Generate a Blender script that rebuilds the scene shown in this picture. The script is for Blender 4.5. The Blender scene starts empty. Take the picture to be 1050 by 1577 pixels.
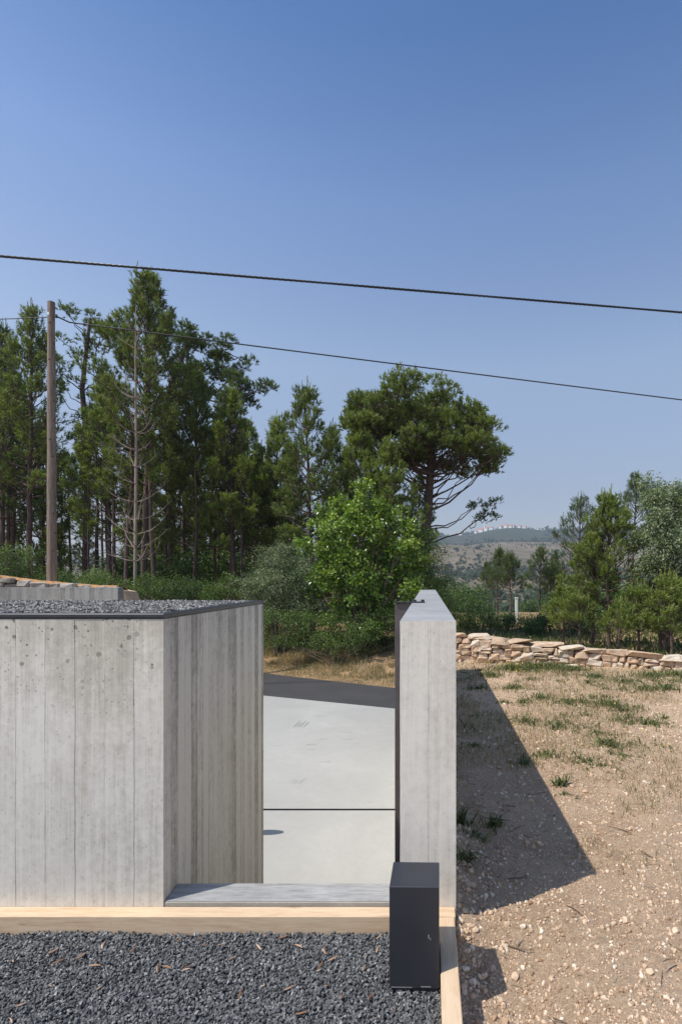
import bpy, math, random
import numpy as np
from mathutils import Vector
SC = bpy.context.scene
COL = SC.collection
rad = math.radians

# ------------------------------------------------------------------ camera
EYE = 1.78
F = 820.0
cam_d = bpy.data.cameras.new('camera')
cam_d.sensor_fit = 'HORIZONTAL'; cam_d.sensor_width = 36.0
cam_d.lens = F / 1050 * 36.0
cam_d.shift_x = -(659 - 525) / 1050.0
cam_d.shift_y = (891 - 788.5) / 1050.0
cam_d.clip_start = 0.05; cam_d.clip_end = 20000
cam = bpy.data.objects.new('camera', cam_d); COL.objects.link(cam)
cam.location = (0, 0, EYE); cam.rotation_euler = (rad(90), 0, 0)
SC.camera = cam

# ------------------------------------------------------------------ light
SUN = Vector((-0.56, -0.29, 1.0)).normalized()       # direction towards the sun
w = bpy.data.worlds.new('World'); SC.world = w; w.use_nodes = True
wn = w.node_tree.nodes; wl = w.node_tree.links
for n in list(wn): wn.remove(n)
sky = wn.new('ShaderNodeTexSky'); sky.sky_type = 'NISHITA'; sky.sun_disc = False
sky.sun_elevation = math.asin(SUN.z); sky.sun_rotation = math.atan2(SUN.x, SUN.y)
sky.altitude = 0; sky.air_density = 1.0; sky.dust_density = 1.0; sky.ozone_density = 3.0
bg = wn.new('ShaderNodeBackground'); bg.inputs['Strength'].default_value = 0.15
wo = wn.new('ShaderNodeOutputWorld')
# the day's own colour with height: pale and dusty low down, deeper blue above
tc_ = wn.new('ShaderNodeTexCoord'); sx_ = wn.new('ShaderNodeSeparateXYZ'); wl.new(tc_.outputs['Generated'], sx_.inputs[0])
rp_ = wn.new('ShaderNodeValToRGB'); wl.new(sx_.outputs[2], rp_.inputs[0])
SKY_STOPS = [(0, (.70, .60, .56)), (.154, (.80, .66, .62)), (.361, (1.2, 1.03, .90)), (.575, (.86, .90, .97)), (.72, (.42, .63, .82)), (1, (.30, .50, .72))]
while len(rp_.color_ramp.elements) < len(SKY_STOPS): rp_.color_ramp.elements.new(.5)
for e_, (p_, c_) in zip(rp_.color_ramp.elements, SKY_STOPS): e_.position = p_; e_.color = (*[v / 1.3 for v in c_], 1)
ml_ = wn.new('ShaderNodeVectorMath'); ml_.operation = 'MULTIPLY'; wl.new(sky.outputs[0], ml_.inputs[0]); wl.new(rp_.outputs[0], ml_.inputs[1])
sc_ = wn.new('ShaderNodeVectorMath'); sc_.operation = 'SCALE'; sc_.inputs[3].default_value = 1.3; wl.new(ml_.outputs[0], sc_.inputs[0])
wl.new(sc_.outputs[0], bg.inputs[0]); wl.new(bg.outputs[0], wo.inputs[0])
sd = bpy.data.lights.new('sun', 'SUN'); sd.energy = 3.7; sd.angle = rad(0.53); sd.color = (1.0, 0.95, 0.87)
so = bpy.data.objects.new('sun', sd); COL.objects.link(so)
so.rotation_euler = (-SUN).to_track_quat('-Z', 'Y').to_euler(); so.location = (-20, -10, 35)
SC.view_settings.view_transform = 'Standard'; SC.view_settings.look = 'None'
SC.view_settings.exposure = 0.35; SC.view_settings.gamma = 1.0
SC.view_settings.use_curve_mapping = False
SC.cycles.volume_bounces = 0
SC.cycles.max_bounces = 8
SC.cycles.transparent_max_bounces = 8

# ------------------------------------------------------------------ tagging
def tag(o, label=None, cat=None, group=None, kind=None):
    if label: o['label'] = label
    if cat: o['category'] = cat
    if group: o['group'] = group
    if kind: o['kind'] = kind
    return o

def empty(name, loc, label=None, cat=None, group=None, rz=0):
    o = bpy.data.objects.new(name, None); COL.objects.link(o)
    o.location = loc; o.rotation_euler = (0, 0, rz); o.empty_display_size = 0.3
    return tag(o, label, cat, group)

def link_mesh(name, me, mat=None, parent=None, loc=(0, 0, 0), rot=(0, 0, 0), scale=(1, 1, 1)):
    o = bpy.data.objects.new(name, me); COL.objects.link(o)
    if mat and not me.materials: me.materials.append(mat)
    o.location = loc; o.rotation_euler = rot; o.scale = scale
    if parent: o.parent = parent
    return o

# ------------------------------------------------------------------ mesh helpers
def mesh_np(name, V, Fc, nper, smooth=False, attr=None, mats=None, midx=None):
    """V (n,3) verts, Fc (m,nper) faces."""
    V = np.asarray(V, np.float32); Fc = np.asarray(Fc, np.int32)
    me = bpy.data.meshes.new(name)
    me.vertices.add(len(V)); me.vertices.foreach_set('co', V.ravel())
    me.loops.add(Fc.size); me.loops.foreach_set('vertex_index', Fc.ravel())
    me.polygons.add(len(Fc))
    me.polygons.foreach_set('loop_start', np.arange(0, Fc.size, nper, dtype=np.int32))
    me.polygons.foreach_set('use_smooth', np.full(len(Fc), bool(smooth)))
    if attr is not None:
        a = me.attributes.new('tone', 'FLOAT', 'FACE'); a.data.foreach_set('value', np.asarray(attr, np.float32))
    if midx is not None: me.polygons.foreach_set('material_index', np.asarray(midx, np.int32))
    me.update(calc_edges=True); me.validate()
    return me

def hashf(i, j, k, seed):
    n = (i * 374761393 + j * 668265263 + k * 1442695041 + seed * 974634777) & 0xffffffff
    n = (n ^ (n >> 13)) * 1274126177 & 0xffffffff
    n = n ^ (n >> 16)
    return (n & 0xffff) / 65535.0

def vnoise(x, y, z=0.0, seed=0):
    x = np.asarray(x, float); y = np.asarray(y, float); z = np.zeros_like(x) + z
    xi = np.floor(x).astype(np.int64); yi = np.floor(y).astype(np.int64); zi = np.floor(z).astype(np.int64)
    fx = x - xi; fy = y - yi; fz = z - zi
    fx = fx * fx * (3 - 2 * fx); fy = fy * fy * (3 - 2 * fy); fz = fz * fz * (3 - 2 * fz)
    r = 0
    for a in (0, 1):
        for b in (0, 1):
            for c in (0, 1):
                wgt = (fx if a else 1 - fx) * (fy if b else 1 - fy) * (fz if c else 1 - fz)
                r = r + wgt * hashf(xi + a, yi + b, zi + c, seed)
    return r * 2 - 1

def fbm(x, y, z=0.0, oct=4, seed=0, gain=.5):
    r = 0; a = 1.0; s = 1.0
    for o in range(oct):
        r = r + a * vnoise(np.asarray(x) * s, np.asarray(y) * s, np.asarray(z) * s, seed + o * 17); a *= gain; s *= 2.03
    return r

def ss(x, a, b):
    t = np.clip((np.asarray(x, float) - a) / (b - a), 0, 1); return t * t * (3 - 2 * t)

class MB:
    """collects verts and faces (polygons of any size) for one mesh"""
    def __init__(s): s.v = []; s.f = []; s.sm = []
    def add(s, vs, fs, smooth=False):
        b = len(s.v); s.v += [tuple(v) for v in vs]; s.f += [tuple(i + b for i in f) for f in fs]; s.sm += [smooth] * len(fs)
    def box(s, x0, x1, y0, y1, z0, z1, bev=0.0):
        if bev <= 0:
            vs = [(x, y, z) for z in (z0, z1) for y in (y0, y1) for x in (x0, x1)]
            s.add(vs, [(0, 2, 3, 1), (4, 5, 7, 6), (0, 1, 5, 4), (2, 6, 7, 3), (0, 4, 6, 2), (1, 3, 7, 5)]); return
        vs, fs = chamfer_box(); c = np.array([(x0 + x1) / 2, (y0 + y1) / 2, (z0 + z1) / 2]); h = np.array([x1 - x0, y1 - y0, z1 - z0]) / 2
        out = []
        for (sg, ax) in vs:
            p = sg * (h - bev); p[ax] = sg[ax] * h[ax]; out.append(c + p)
        s.add(out, fs)
    def tube(s, pts, rads, n=8, cap=True, smooth=True):
        pts = [Vector(p) for p in pts]; rings = []
        up = Vector((0.13, 0.31, 1)).normalized()
        prev = None
        for i, p in enumerate(pts):
            d = (pts[min(i + 1, len(pts) - 1)] - pts[max(i - 1, 0)])
            d = d.normalized() if d.length > 1e-9 else Vector((0, 0, 1))
            if prev is None:
                a = d.cross(up); a = a.normalized() if a.length > .05 else d.cross(Vector((1, 0, 0))).normalized()
            else:
                a = (prev - d * prev.dot(d)).normalized()
            prev = a; b = d.cross(a)
            rings.append([p + (a * math.cos(t * 2 * math.pi / n) + b * math.sin(t * 2 * math.pi / n)) * rads[i] for t in range(n)])
        vs = [v for r in rings for v in r]; fs = []
        for i in range(len(rings) - 1):
            for t in range(n):
                u = (t + 1) % n
                fs.append((i * n + t, i * n + u, (i + 1) * n + u, (i + 1) * n + t))
        s.add(vs, fs, smooth)
        if cap:
            s.add(rings[0], [tuple(range(n))[::-1]]); s.add(rings[-1], [tuple(range(n))])
    def mesh(s, name, origin=(0, 0, 0)):
        me = bpy.data.meshes.new(name); o = origin
        me.from_pydata([(v[0] - o[0], v[1] - o[1], v[2] - o[2]) for v in s.v], [], s.f)
        me.polygons.foreach_set('use_smooth', s.sm); me.update(); return me
    def obj(s, name, mat, parent=None, origin=(0, 0, 0)):
        """origin is the world place of the object; a parent empty sits at its own location"""
        me = s.mesh(name, origin)
        loc = Vector(origin) - (Vector(parent.location) if parent else Vector((0, 0, 0)))
        return link_mesh(name, me, mat, parent, loc)

_cb = None
def chamfer_box():
    global _cb
    if _cb: return _cb
    vs = []; idx = {}
    for sx in (-1, 1):
        for sy in (-1, 1):
            for sz in (-1, 1):
                for ax in range(3):
                    idx[(sx, sy, sz, ax)] = len(vs); vs.append((np.array([sx, sy, sz], float), ax))
    fs = []
    for ax in range(3):
        o = [a for a in range(3) if a != ax]
        for sg in (-1, 1):
            q = []
            for (a, b) in ((-1, -1), (1, -1), (1, 1), (-1, 1)):
                k = [0, 0, 0]; k[ax] = sg; k[o[0]] = a; k[o[1]] = b; q.append(idx[(*k, ax)])
            fs.append(q)
    for ax in range(3):           # edges along ax
        o = [a for a in range(3) if a != ax]
        for a in (-1, 1):
            for b in (-1, 1):
                k0 = [0, 0, 0]; k0[ax] = -1; k0[o[0]] = a; k0[o[1]] = b
                k1 = list(k0); k1[ax] = 1
                fs.append([idx[(*k0, o[0])], idx[(*k1, o[0])], idx[(*k1, o[1])], idx[(*k0, o[1])]])
    for sx in (-1, 1):
        for sy in (-1, 1):
            for sz in (-1, 1):
                fs.append([idx[(sx, sy, sz, 0)], idx[(sx, sy, sz, 1)], idx[(sx, sy, sz, 2)]])
    out = []
    for f in fs:                  # orient outward
        P = []
        for i in f:
            sg, ax = vs[i]; p = sg * .8; p = p.copy(); p[ax] = sg[ax]; P.append(p)
        n = np.cross(P[1] - P[0], P[2] - P[0]); c = sum(P) / len(P)
        out.append(tuple(f) if np.dot(n, c) > 0 else tuple(f[::-1]))
    _cb = (vs, out); return _cb

def rock_mesh(name, seed, mat, rough=.16, bev=.3):
    """unit rock (half size 0.5), chamfered and jittered block"""
    rng = np.random.default_rng(seed); vs, fs = chamfer_box()
    corner = {}
    P = []
    for sg, ax in vs:
        key = tuple(sg)
        if key not in corner: corner[key] = rng.uniform(-rough, rough, 3)
        p = sg * (1 - bev * rng.uniform(.5, 1.3)); p[ax] = sg[ax]
        P.append((p * .5 + corner[key] * .5 + rng.uniform(-.03, .03, 3)))
    me = bpy.data.meshes.new(name); me.from_pydata([tuple(p) for p in P], [], fs); me.update()
    me.materials.append(mat)
    return me

# ------------------------------------------------------------------ materials
def newmat(name):
    m = bpy.data.materials.new(name); m.use_nodes = True
    nt = m.node_tree
    for n in list(nt.nodes): nt.nodes.remove(n)
    out = nt.nodes.new('ShaderNodeOutputMaterial'); bs = nt.nodes.new('ShaderNodeBsdfPrincipled')
    nt.links.new(bs.outputs[0], out.inputs[0])
    return m, nt, bs, out

class G:
    """tiny node-graph helper"""
    def __init__(s, nt): s.nt = nt
    def n(s, t, **kw):
        x = s.nt.nodes.new(t)
        for k, v in kw.items(): setattr(x, k, v)
        return x
    def l(s, a, b): s.nt.links.new(a, b)
    def coord(s, which='Object', scale=(1, 1, 1), rot=(0, 0, 0)):
        tc = s.n('ShaderNodeTexCoord'); mp = s.n('ShaderNodeMapping')
        mp.inputs['Scale'].default_value = scale; mp.inputs['Rotation'].default_value = rot
        s.l(tc.outputs[which], mp.inputs[0]); return mp.outputs[0]
    def geo(s, scale=(1, 1, 1)):
        g = s.n('ShaderNodeNewGeometry'); mp = s.n('ShaderNodeMapping'); mp.inputs['Scale'].default_value = scale
        s.l(g.outputs['Position'], mp.inputs[0]); return mp.outputs[0]
    def noise(s, vec, scale, detail=4, rough=.55, dist=0.0):
        x = s.n('ShaderNodeTexNoise'); x.inputs['Scale'].default_value = scale; x.inputs['Detail'].default_value = detail
        x.inputs['Roughness'].default_value = rough; x.inputs['Distortion'].default_value = dist
        s.l(vec, x.inputs['Vector']); return x.outputs['Fac']
    def voro(s, vec, scale, feat='F1', out='Distance'):
        x = s.n('ShaderNodeTexVoronoi'); x.feature = feat; x.inputs['Scale'].default_value = scale
        s.l(vec, x.inputs['Vector']); return x.outputs[out]
    def ramp(s, f, stops, interp='LINEAR'):
        x = s.n('ShaderNodeValToRGB'); cr = x.color_ramp; cr.interpolation = interp
        while len(cr.elements) < len(stops): cr.elements.new(.5)
        for e, (p, c) in zip(cr.elements, stops):
            e.position = p; e.color = c if len(c) == 4 else (*c, 1)
        s.l(f, x.inputs[0]); return x.outputs[0]
    def mix(s, f, a, b, mode='MIX'):
        x = s.n('ShaderNodeMix'); x.data_type = 'RGBA'; x.blend_type = mode
        for sock, v in ((x.inputs[0], f), (x.inputs[6], a), (x.inputs[7], b)):
            if isinstance(v, (int, float)): sock.default_value = v
            elif isinstance(v, tuple): sock.default_value = v if len(v) == 4 else (*v, 1)
            else: s.l(v, sock)
        return x.outputs[2]
    def math(s, op, a, b=None, c=None):
        x = s.n('ShaderNodeMath'); x.operation = op
        for i, v in enumerate((a, b, c)):
            if v is None: continue
            if isinstance(v, (int, float)): x.inputs[i].default_value = v
            else: s.l(v, x.inputs[i])
        return x.outputs[0]
    def bump(s, h, strength=.3, dist=.01, prev=None):
        x = s.n('ShaderNodeBump'); x.inputs['Strength'].default_value = strength; x.inputs['Distance'].default_value = dist
        s.l(h, x.inputs['Height'])
        if prev is not None: s.l(prev, x.inputs['Normal'])
        return x.outputs[0]
    def sep(s, v):
        x = s.n('ShaderNodeSeparateXYZ'); s.l(v, x.inputs[0]); return x.outputs
    def comb(s, x_, y_, z_):
        x = s.n('ShaderNodeCombineXYZ')
        for i, v in enumerate((x_, y_, z_)):
            if isinstance(v, (int, float)): x.inputs[i].default_value = v
            else: s.l(v, x.inputs[i])
        return x.outputs[0]

def board_concrete(name, axis, bw, off, pale=(.80, .752, .665), dark=(.57, .52, .435), ztop=1.56, pores=1.0, streak=1.0):
    """board-marked concrete; boards upright, counted along the world axis"""
    m, nt, bs, out = newmat(name); g = G(nt)
    pos = g.n('ShaderNodeNewGeometry').outputs['Position']
    sp = g.sep(pos); t = sp[axis]
    k = g.math('FLOOR', g.math('DIVIDE', g.math('SUBTRACT', t, off), bw))
    wn_ = g.n('ShaderNodeTexWhiteNoise'); wn_.noise_dimensions = '1D'; g.l(k, wn_.inputs['W'])
    boardv = wn_.outputs['Value']
    # vertical streaks, shifted per board
    vec = g.comb(g.math('MULTIPLY', t, 30.0), g.math('MULTIPLY', boardv, 37.0), g.math('MULTIPLY', sp[2], .9))
    st = g.noise(vec, 1.0, 5, .6, .4)
    vec2 = g.comb(g.math('MULTIPLY', t, 130.0), g.math('MULTIPLY', boardv, 11.0), g.math('MULTIPLY', sp[2], 3.0))
    st2 = g.noise(vec2, 1.0, 4, .65, .6)
    blot = g.noise(pos, 3.2, 6, .62, .5)
    fine = g.noise(pos, 160.0, 3, .7)
    mott = g.noise(pos, 26.0, 5, .7, .3)
    # darker, porous towards the top of the pour, with tongues of pale laitance below
    hz = g.math('MULTIPLY_ADD', g.noise(g.comb(g.math('MULTIPLY', t, 9.0), g.math('MULTIPLY', boardv, 9.0), g.math('MULTIPLY', sp[2], 1.3)), 1.0, 3, .5), .9, g.math('SUBTRACT', sp[2], ztop - .05))
    topm = g.ramp(hz, [(.0, (0, 0, 0)), (.62, (1, 1, 1))])
    f = g.math('ADD', g.math('MULTIPLY', st, .55), g.math('MULTIPLY', blot, .45))
    f = g.math('MULTIPLY_ADD', g.math('SUBTRACT', mott, .5), .55, f)
    f = g.math('MULTIPLY_ADD', g.math('SUBTRACT', st2, .5), .35 * streak, f)
    f = g.math('MULTIPLY_ADD', g.math('SUBTRACT', boardv, .5), .22 * streak, f)
    f = g.math('MULTIPLY_ADD', topm, -.30 * pores, f)
    col = g.ramp(f, [(.02, tuple(c * .72 for c in dark)), (.25, dark), (.43, tuple((a * .62 + b * .38) for a, b in zip(pale, dark))), (.575, pale)])
    col = g.mix(.22, col, g.ramp(fine, [(.3, (.6, .6, .6)), (.7, (1.0, 1.0, 1.0))]), 'MULTIPLY')
    # warm rust-coloured film near some joints
    jt = g.math('ABSOLUTE', g.math('SUBTRACT', g.math('FRACT', g.math('DIVIDE', g.math('SUBTRACT', t, off), bw)), .5))
    jn = g.math('MULTIPLY', g.math('MULTIPLY', g.noise(g.comb(g.math('MULTIPLY', t, 4.0), 0.0, g.math('MULTIPLY', sp[2], 14.0)), 1.0, 4, .7), 1.0), g.ramp(jt, [(.465, (0, 0, 0)), (.497, (1, 1, 1))]))
    col = g.mix(g.math('MULTIPLY', jn, .5), col, (dark[0] * .55, dark[1] * .53, dark[2] * .5), 'MIX')
    wood = g.noise(g.comb(g.math('MULTIPLY', t, 2.2), 4.0, g.math('MULTIPLY', sp[2], .8)), 1.0, 3, .5)
    col = g.mix(g.ramp(wood, [(.52, (0, 0, 0)), (.75, (.35, .35, .35))]), col, (.47, .41, .33), 'MIX')
    mott2 = g.noise(pos, 140.0, 2, .5)
    # pores: sparse dark blow holes
    def pore(scale, thr, dens):
        v = g.n('ShaderNodeTexVoronoi'); v.inputs['Scale'].default_value = scale; g.l(pos, v.inputs['Vector'])
        r = g.sep(v.outputs['Color'])[0]
        size = g.math('MULTIPLY', g.ramp(r, [(1 - dens, (0, 0, 0)), (1, (1, 1, 1))]), thr)
        return g.math('LESS_THAN', g.math('MULTIPLY_ADD', g.math('SUBTRACT', mott2, .5), .22, v.outputs['Distance']), size)
    p1 = g.math('MULTIPLY', pore(24, .36, .34), g.math('MULTIPLY_ADD', topm, .9, .1))
    p2 = pore(14, .13, .10)
    p3 = g.math('MULTIPLY', pore(60, .36, .24), g.math('MULTIPLY_ADD', topm, .8, .2))
    p = g.math('MAXIMUM', g.math('MAXIMUM', p1, p2), p3)
    if pores > 0:
        col = g.mix(g.math('MULTIPLY', p, .9 * pores), col, (.10, .09, .075))
    g.l(col, bs.inputs['Base Color'])
    bs.inputs['Roughness'].default_value = .78
    bs.inputs['Specular IOR Level'].default_value = .3
    h = g.math('MULTIPLY_ADD', st2, .5, g.math('MULTIPLY', fine, .5))
    nb = g.bump(h, .35, .004)
    nb = g.bump(g.math('SUBTRACT', 1.0, p), .8, .006, nb)
    g.l(nb, bs.inputs['Normal'])
    return m

def slab_concrete(name, pale, dark, streaks=False, scale=1.0, marks=False):
    m, nt, bs, out = newmat(name); g = G(nt)
    pos = g.geo(); a = g.noise(pos, .55 * scale, 6, .6, .6); b = g.noise(pos, 7 * scale, 5, .65)
    c = g.noise(g.geo((2, 18, 2) if streaks else (1, 1, 1)), 2.4 if streaks else 60, 5, .6, 1.2 if streaks else 0)
    f = g.math('ADD', g.math('MULTIPLY', a, .25 if streaks else .5), g.math('ADD', g.math('MULTIPLY', b, .2), g.math('MULTIPLY', c, .55 if streaks else .3)))
    col = g.ramp(f, [(.36 if streaks else .33, dark), (.50 if streaks else .52, tuple((x + y) / 2 for x, y in zip(pale, dark))), (.66, pale)])
    v = g.n('ShaderNodeTexVoronoi'); v.inputs['Scale'].default_value = 3.0; g.l(g.geo((1, 1, .01)), v.inputs['Vector'])
    spot = g.math('MULTIPLY', g.math('LESS_THAN', v.outputs['Distance'], .035), g.math('GREATER_THAN', g.sep(v.outputs['Color'])[0], .62))
    col = g.mix(g.math('MULTIPLY', spot, .55), col, (.12, .11, .10))
    g.l(col, bs.inputs['Base Color']); bs.inputs['Roughness'].default_value = .7
    g.l(g.bump(g.math('MULTIPLY_ADD', b, .5, c), .2, .003), bs.inputs['Normal'])
    return m

def plain(name, col, rough=.6, metal=0.0, var=.15, scale=20, bump=.15, bd=.003, stretch=(1, 1, 1), spec=.5):
    m, nt, bs, out = newmat(name); g = G(nt)
    v = g.coord('Object', stretch); a = g.noise(v, scale, 5, .6)
    lo = tuple(c * (1 - var) for c in col); hi = tuple(min(1, c * (1 + var)) for c in col)
    g.l(g.ramp(a, [(.3, lo), (.7, hi)]), bs.inputs['Base Color'])
    bs.inputs['Roughness'].default_value = rough; bs.inputs['Metallic'].default_value = metal
    bs.inputs['Specular IOR Level'].default_value = spec
    g.l(g.bump(a, bump, bd), bs.inputs['Normal']); return m

def tonemat(name, stops, rough=.7, trans=0.0, spec=.3, noise=0.0, hue=None, bumpy=0.0):
    """colour from the per-face 'tone' attribute; translucent share for leaves"""
    m, nt, bs, out = newmat(name); g = G(nt)
    at = g.n('ShaderNodeAttribute'); at.attribute_name = 'tone'
    f = at.outputs['Fac']
    if noise:
        f = g.math('MULTIPLY_ADD', g.math('SUBTRACT', g.noise(g.geo(), .9, 2, .5), .5), noise, f)
    oi = g.n('ShaderNodeObjectInfo')
    f = g.math('MULTIPLY_ADD', g.math('SUBTRACT', oi.outputs['Random'], .5), .18 if trans else 0.0, f)
    col = g.ramp(f, stops)
    g.l(col, bs.inputs['Base Color']); bs.inputs['Roughness'].default_value = rough
    bs.inputs['Specular IOR Level'].default_value = spec
    if bumpy:
        g.l(g.bump(g.noise(g.geo(), 220, 3, .6), bumpy, .003), bs.inputs['Normal'])
    if trans:
        tr = g.n('ShaderNodeBsdfTranslucent'); g.l(g.mix(1.0, col, (1.3, 1.45, .6), 'MULTIPLY'), tr.inputs[0])
        mx = g.n('ShaderNodeMixShader'); mx.inputs[0].default_value = trans
        g.l(bs.outputs[0], mx.inputs[1]); g.l(tr.outputs[0], mx.inputs[2]); g.l(mx.outputs[0], out.inputs[0])
    return m

M = {}
M['front'] = board_concrete('board concrete lit front', 0, .161, -1.44)  # paler copy: light missing on the front face is put into the colour
M['side'] = board_concrete('board concrete shaded side', 1, .085, 2.9, pale=(.60, .565, .495), dark=(.32, .295, .25), pores=.55, streak=1.7)  # darker copy of the same concrete, shade of the unlit side in its colour
M['pillar'] = board_concrete('board concrete pier', 0, .156, -.156, pale=(.80, .755, .67), dark=(.60, .56, .485), ztop=1.75, pores=.3, streak=.7)
M['farwall'] = board_concrete('board concrete far', 0, .12, 0, pale=(.40, .39, .36), dark=(.22, .21, .19), pores=.2, streak=1.4)
M['pour'] = slab_concrete('trowelled wet grey concrete', (.46, .455, .44), (.20, .20, .20), True)
M['sillfront'] = slab_concrete('rough cast concrete edge', (.42, .39, .34), (.25, .235, .2), False, 6)
M['drive'] = slab_concrete('driveway concrete', (.48, .463, .42), (.36, .35, .32))
M['black_metal'] = plain('dark coated metal', (.045, .048, .056), .38, .3, .2, 8, .05)
M['box_metal'] = plain('anthracite painted steel', (.030, .032, .040), .42, .0, .12, 5, .04)
M['gate_metal'] = plain('brown grey steel', (.10, .085, .085), .55, .2, .2, 6, .05)
M['cable'] = plain('black cable', (.02, .02, .022), .45, 0, .2, 50)
M['white_paint'] = plain('white paint', (.8, .8, .78), .6)

def timber(name, ax):
    m, nt, bs, out = newmat(name); g = G(nt)
    sc = (1.2, 14, 14) if ax == 0 else (14, 1.2, 14)
    a = g.noise(g.geo(sc), 2.2, 6, .6, 1.4); b = g.noise(g.geo(), 2.0, 4, .5, .8)
    c = g.noise(g.geo(tuple(x * 5 for x in sc)), 2.0, 4, .7)
    f = g.math('ADD', g.math('MULTIPLY', a, .5), g.math('ADD', g.math('MULTIPLY', b, .2), g.math('MULTIPLY', c, .3)))
    kn = g.n('ShaderNodeTexVoronoi'); kn.inputs['Scale'].default_value = 1.7; g.l(g.geo((1, 3.5, 3.5) if ax == 0 else (3.5, 1, 3.5)), kn.inputs['Vector'])
    f = g.math('MULTIPLY_ADD', g.ramp(kn.outputs['Distance'], [(0, (1, 1, 1)), (.12, (0, 0, 0))]), -.22, f)
    col = g.ramp(f, [(.32, (.36, .21, .12)), (.40, (.58, .40, .25)), (.52, (.68, .505, .33)), (.7, (.73, .57, .40))])
    g.l(col, bs.inputs['Base Color']); bs.inputs['Roughness'].default_value = .75
    g.l(g.bump(c, .35, .003), bs.inputs['Normal']); return m
M['timber_x'] = timber('sawn timber across', 0)
M['timber_y'] = timber('sawn timber along', 1)

def asphalt():
    m, nt, bs, out = newmat('asphalt'); g = G(nt)
    a = g.noise(g.geo(), 90, 4, .7); b = g.noise(g.geo((1, 1, 1)), .8, 4, .6)
    f = g.math('ADD', g.math('MULTIPLY', a, .6), g.math('MULTIPLY', b, .4))
    g.l(g.ramp(f, [(.3, (.030, .029, .030)), (.7, (.075, .07, .07))]), bs.inputs['Base Color']); bs.inputs['Roughness'].default_value = .8
    g.l(g.bump(a, .5, .006), bs.inputs['Normal']); return m
M['asphalt'] = asphalt()

def soil():
    m, nt, bs, out = newmat('stony dry soil'); g = G(nt)
    a = g.noise(g.geo(), 1.3, 5, .6, .4); b = g.noise(g.geo(), 28, 6, .7); c = g.voro(g.geo(), 55)
    f = g.math('ADD', g.math('MULTIPLY', a, .4), g.math('ADD', g.math('MULTIPLY', b, .45), g.math('MULTIPLY', c, .15)))
    f = g.math('MULTIPLY_ADD', g.math('SUBTRACT', g.noise(g.geo(), 105, 3, .75), .5), .75, f)
    col = g.ramp(f, [(.26, (.34, .215, .13)), (.40, (.58, .40, .255)), (.54, (.73, .525, .355)), (.68, (.78, .59, .41))])
    g.l(col, bs.inputs['Base Color']); bs.inputs['Roughness'].default_value = .95; bs.inputs['Specular IOR Level'].default_value = .1
    nb = g.bump(b, .8, .03); nb = g.bump(g.noise(g.geo(), 110, 4, .8), 1.0, .02, nb)
    g.l(nb, bs.inputs['Normal']); return m
M['soil'] = soil()

def gravel_base():
    m, nt, bs, out = newmat('dark gravel bed'); g = G(nt)
    c = g.voro(g.geo(), 70); d = g.voro(g.geo(), 70, 'F1', 'Color')
    g.l(g.ramp(g.sep(d)[0], [(0, (.025, .027, .03)), (1, (.10, .105, .11))]), bs.inputs['Base Color'])
    bs.inputs['Roughness'].default_value = .8
    g.l(g.bump(c, 1.0, .01), bs.inputs['Normal']); return m
M['gravel_base'] = gravel_base()
M['gravel'] = tonemat('dark crushed slate', [(0, (.06, .06, .06)), (.6, (.155, .157, .158)), (1, (.36, .36, .35))], .62, spec=.5, bumpy=.2)
M['roofgravel'] = tonemat('pale crushed roof stone', [(0, (.08, .08, .078)), (.5, (.22, .215, .20)), (1, (.42, .40, .365))], .8, spec=.3, bumpy=.2)
M['pebbles'] = tonemat('loose soil pebbles', [(0, (.30, .19, .115)), (.35, (.52, .36, .235)), (.7, (.66, .49, .34)), (.93, (.72, .58, .43)), (1, (.76, .66, .53))], .9, spec=.15, bumpy=.4)
M['sliver'] = tonemat('bark slivers', [(0, (.22, .10, .05)), (.6, (.48, .30, .19)), (1, (.66, .5, .36))], .8)

def stone_mat(name, cols, per_obj=.25):
    m, nt, bs, out = newmat(name); g = G(nt)
    oi = g.n('ShaderNodeObjectInfo')
    tc = g.geo(); a = g.noise(tc, 9, 6, .65, .5); b = g.noise(tc, 60, 4, .7)
    f = g.math('ADD', g.math('MULTIPLY', a, .7), g.math('MULTIPLY', b, .3))
    f = g.math('MULTIPLY_ADD', g.math('SUBTRACT', oi.outputs['Random'], .5), per_obj, f)
    g.l(g.ramp(f, [(.26 + i * .46 / (len(cols) - 1), c) for i, c in enumerate(cols)]), bs.inputs['Base Color'])
    bs.inputs['Roughness'].default_value = .9; bs.inputs['Specular IOR Level'].default_value = .15
    nb = g.bump(a, .8, .03); nb = g.bump(b, .5, .006, nb); g.l(nb, bs.inputs['Normal']); return m
M['stone'] = stone_mat('warm limestone', [(.26, .19, .13), (.44, .34, .24), (.56, .38, .25), (.62, .52, .40), (.70, .62, .51)])
M['stone_grey'] = stone_mat('grey limestone', [(.14, .12, .10), (.27, .245, .21), (.36, .33, .29), (.50, .46, .41)])
M['orange_soil'] = plain('orange soil cap', (.46, .24, .10), .95, 0, .3, 14, .8, .02)
M['core'] = plain('rubble core', (.12, .085, .06), .95, 0, .4, 14, .9, .03)
M['pole'] = plain('weathered pine pole', (.21, .165, .13), .85, 0, .45, 5, .8, .012, (5, 5, .35))
M['bark'] = plain('maritime pine bark', (.115, .080, .066), .95, 0, .5, 6, 1.0, .03, (4, 4, .8))
M['bark_grey'] = plain('grey dead wood', (.30, .24, .20), .95, 0, .35, 7, .6, .01, (4, 4, .6))
M['bark_thin'] = plain('dull brown stems', (.17, .13, .10), .95, 0, .35, 7, .6, .01, (4, 4, .6))
TR = .36
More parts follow.
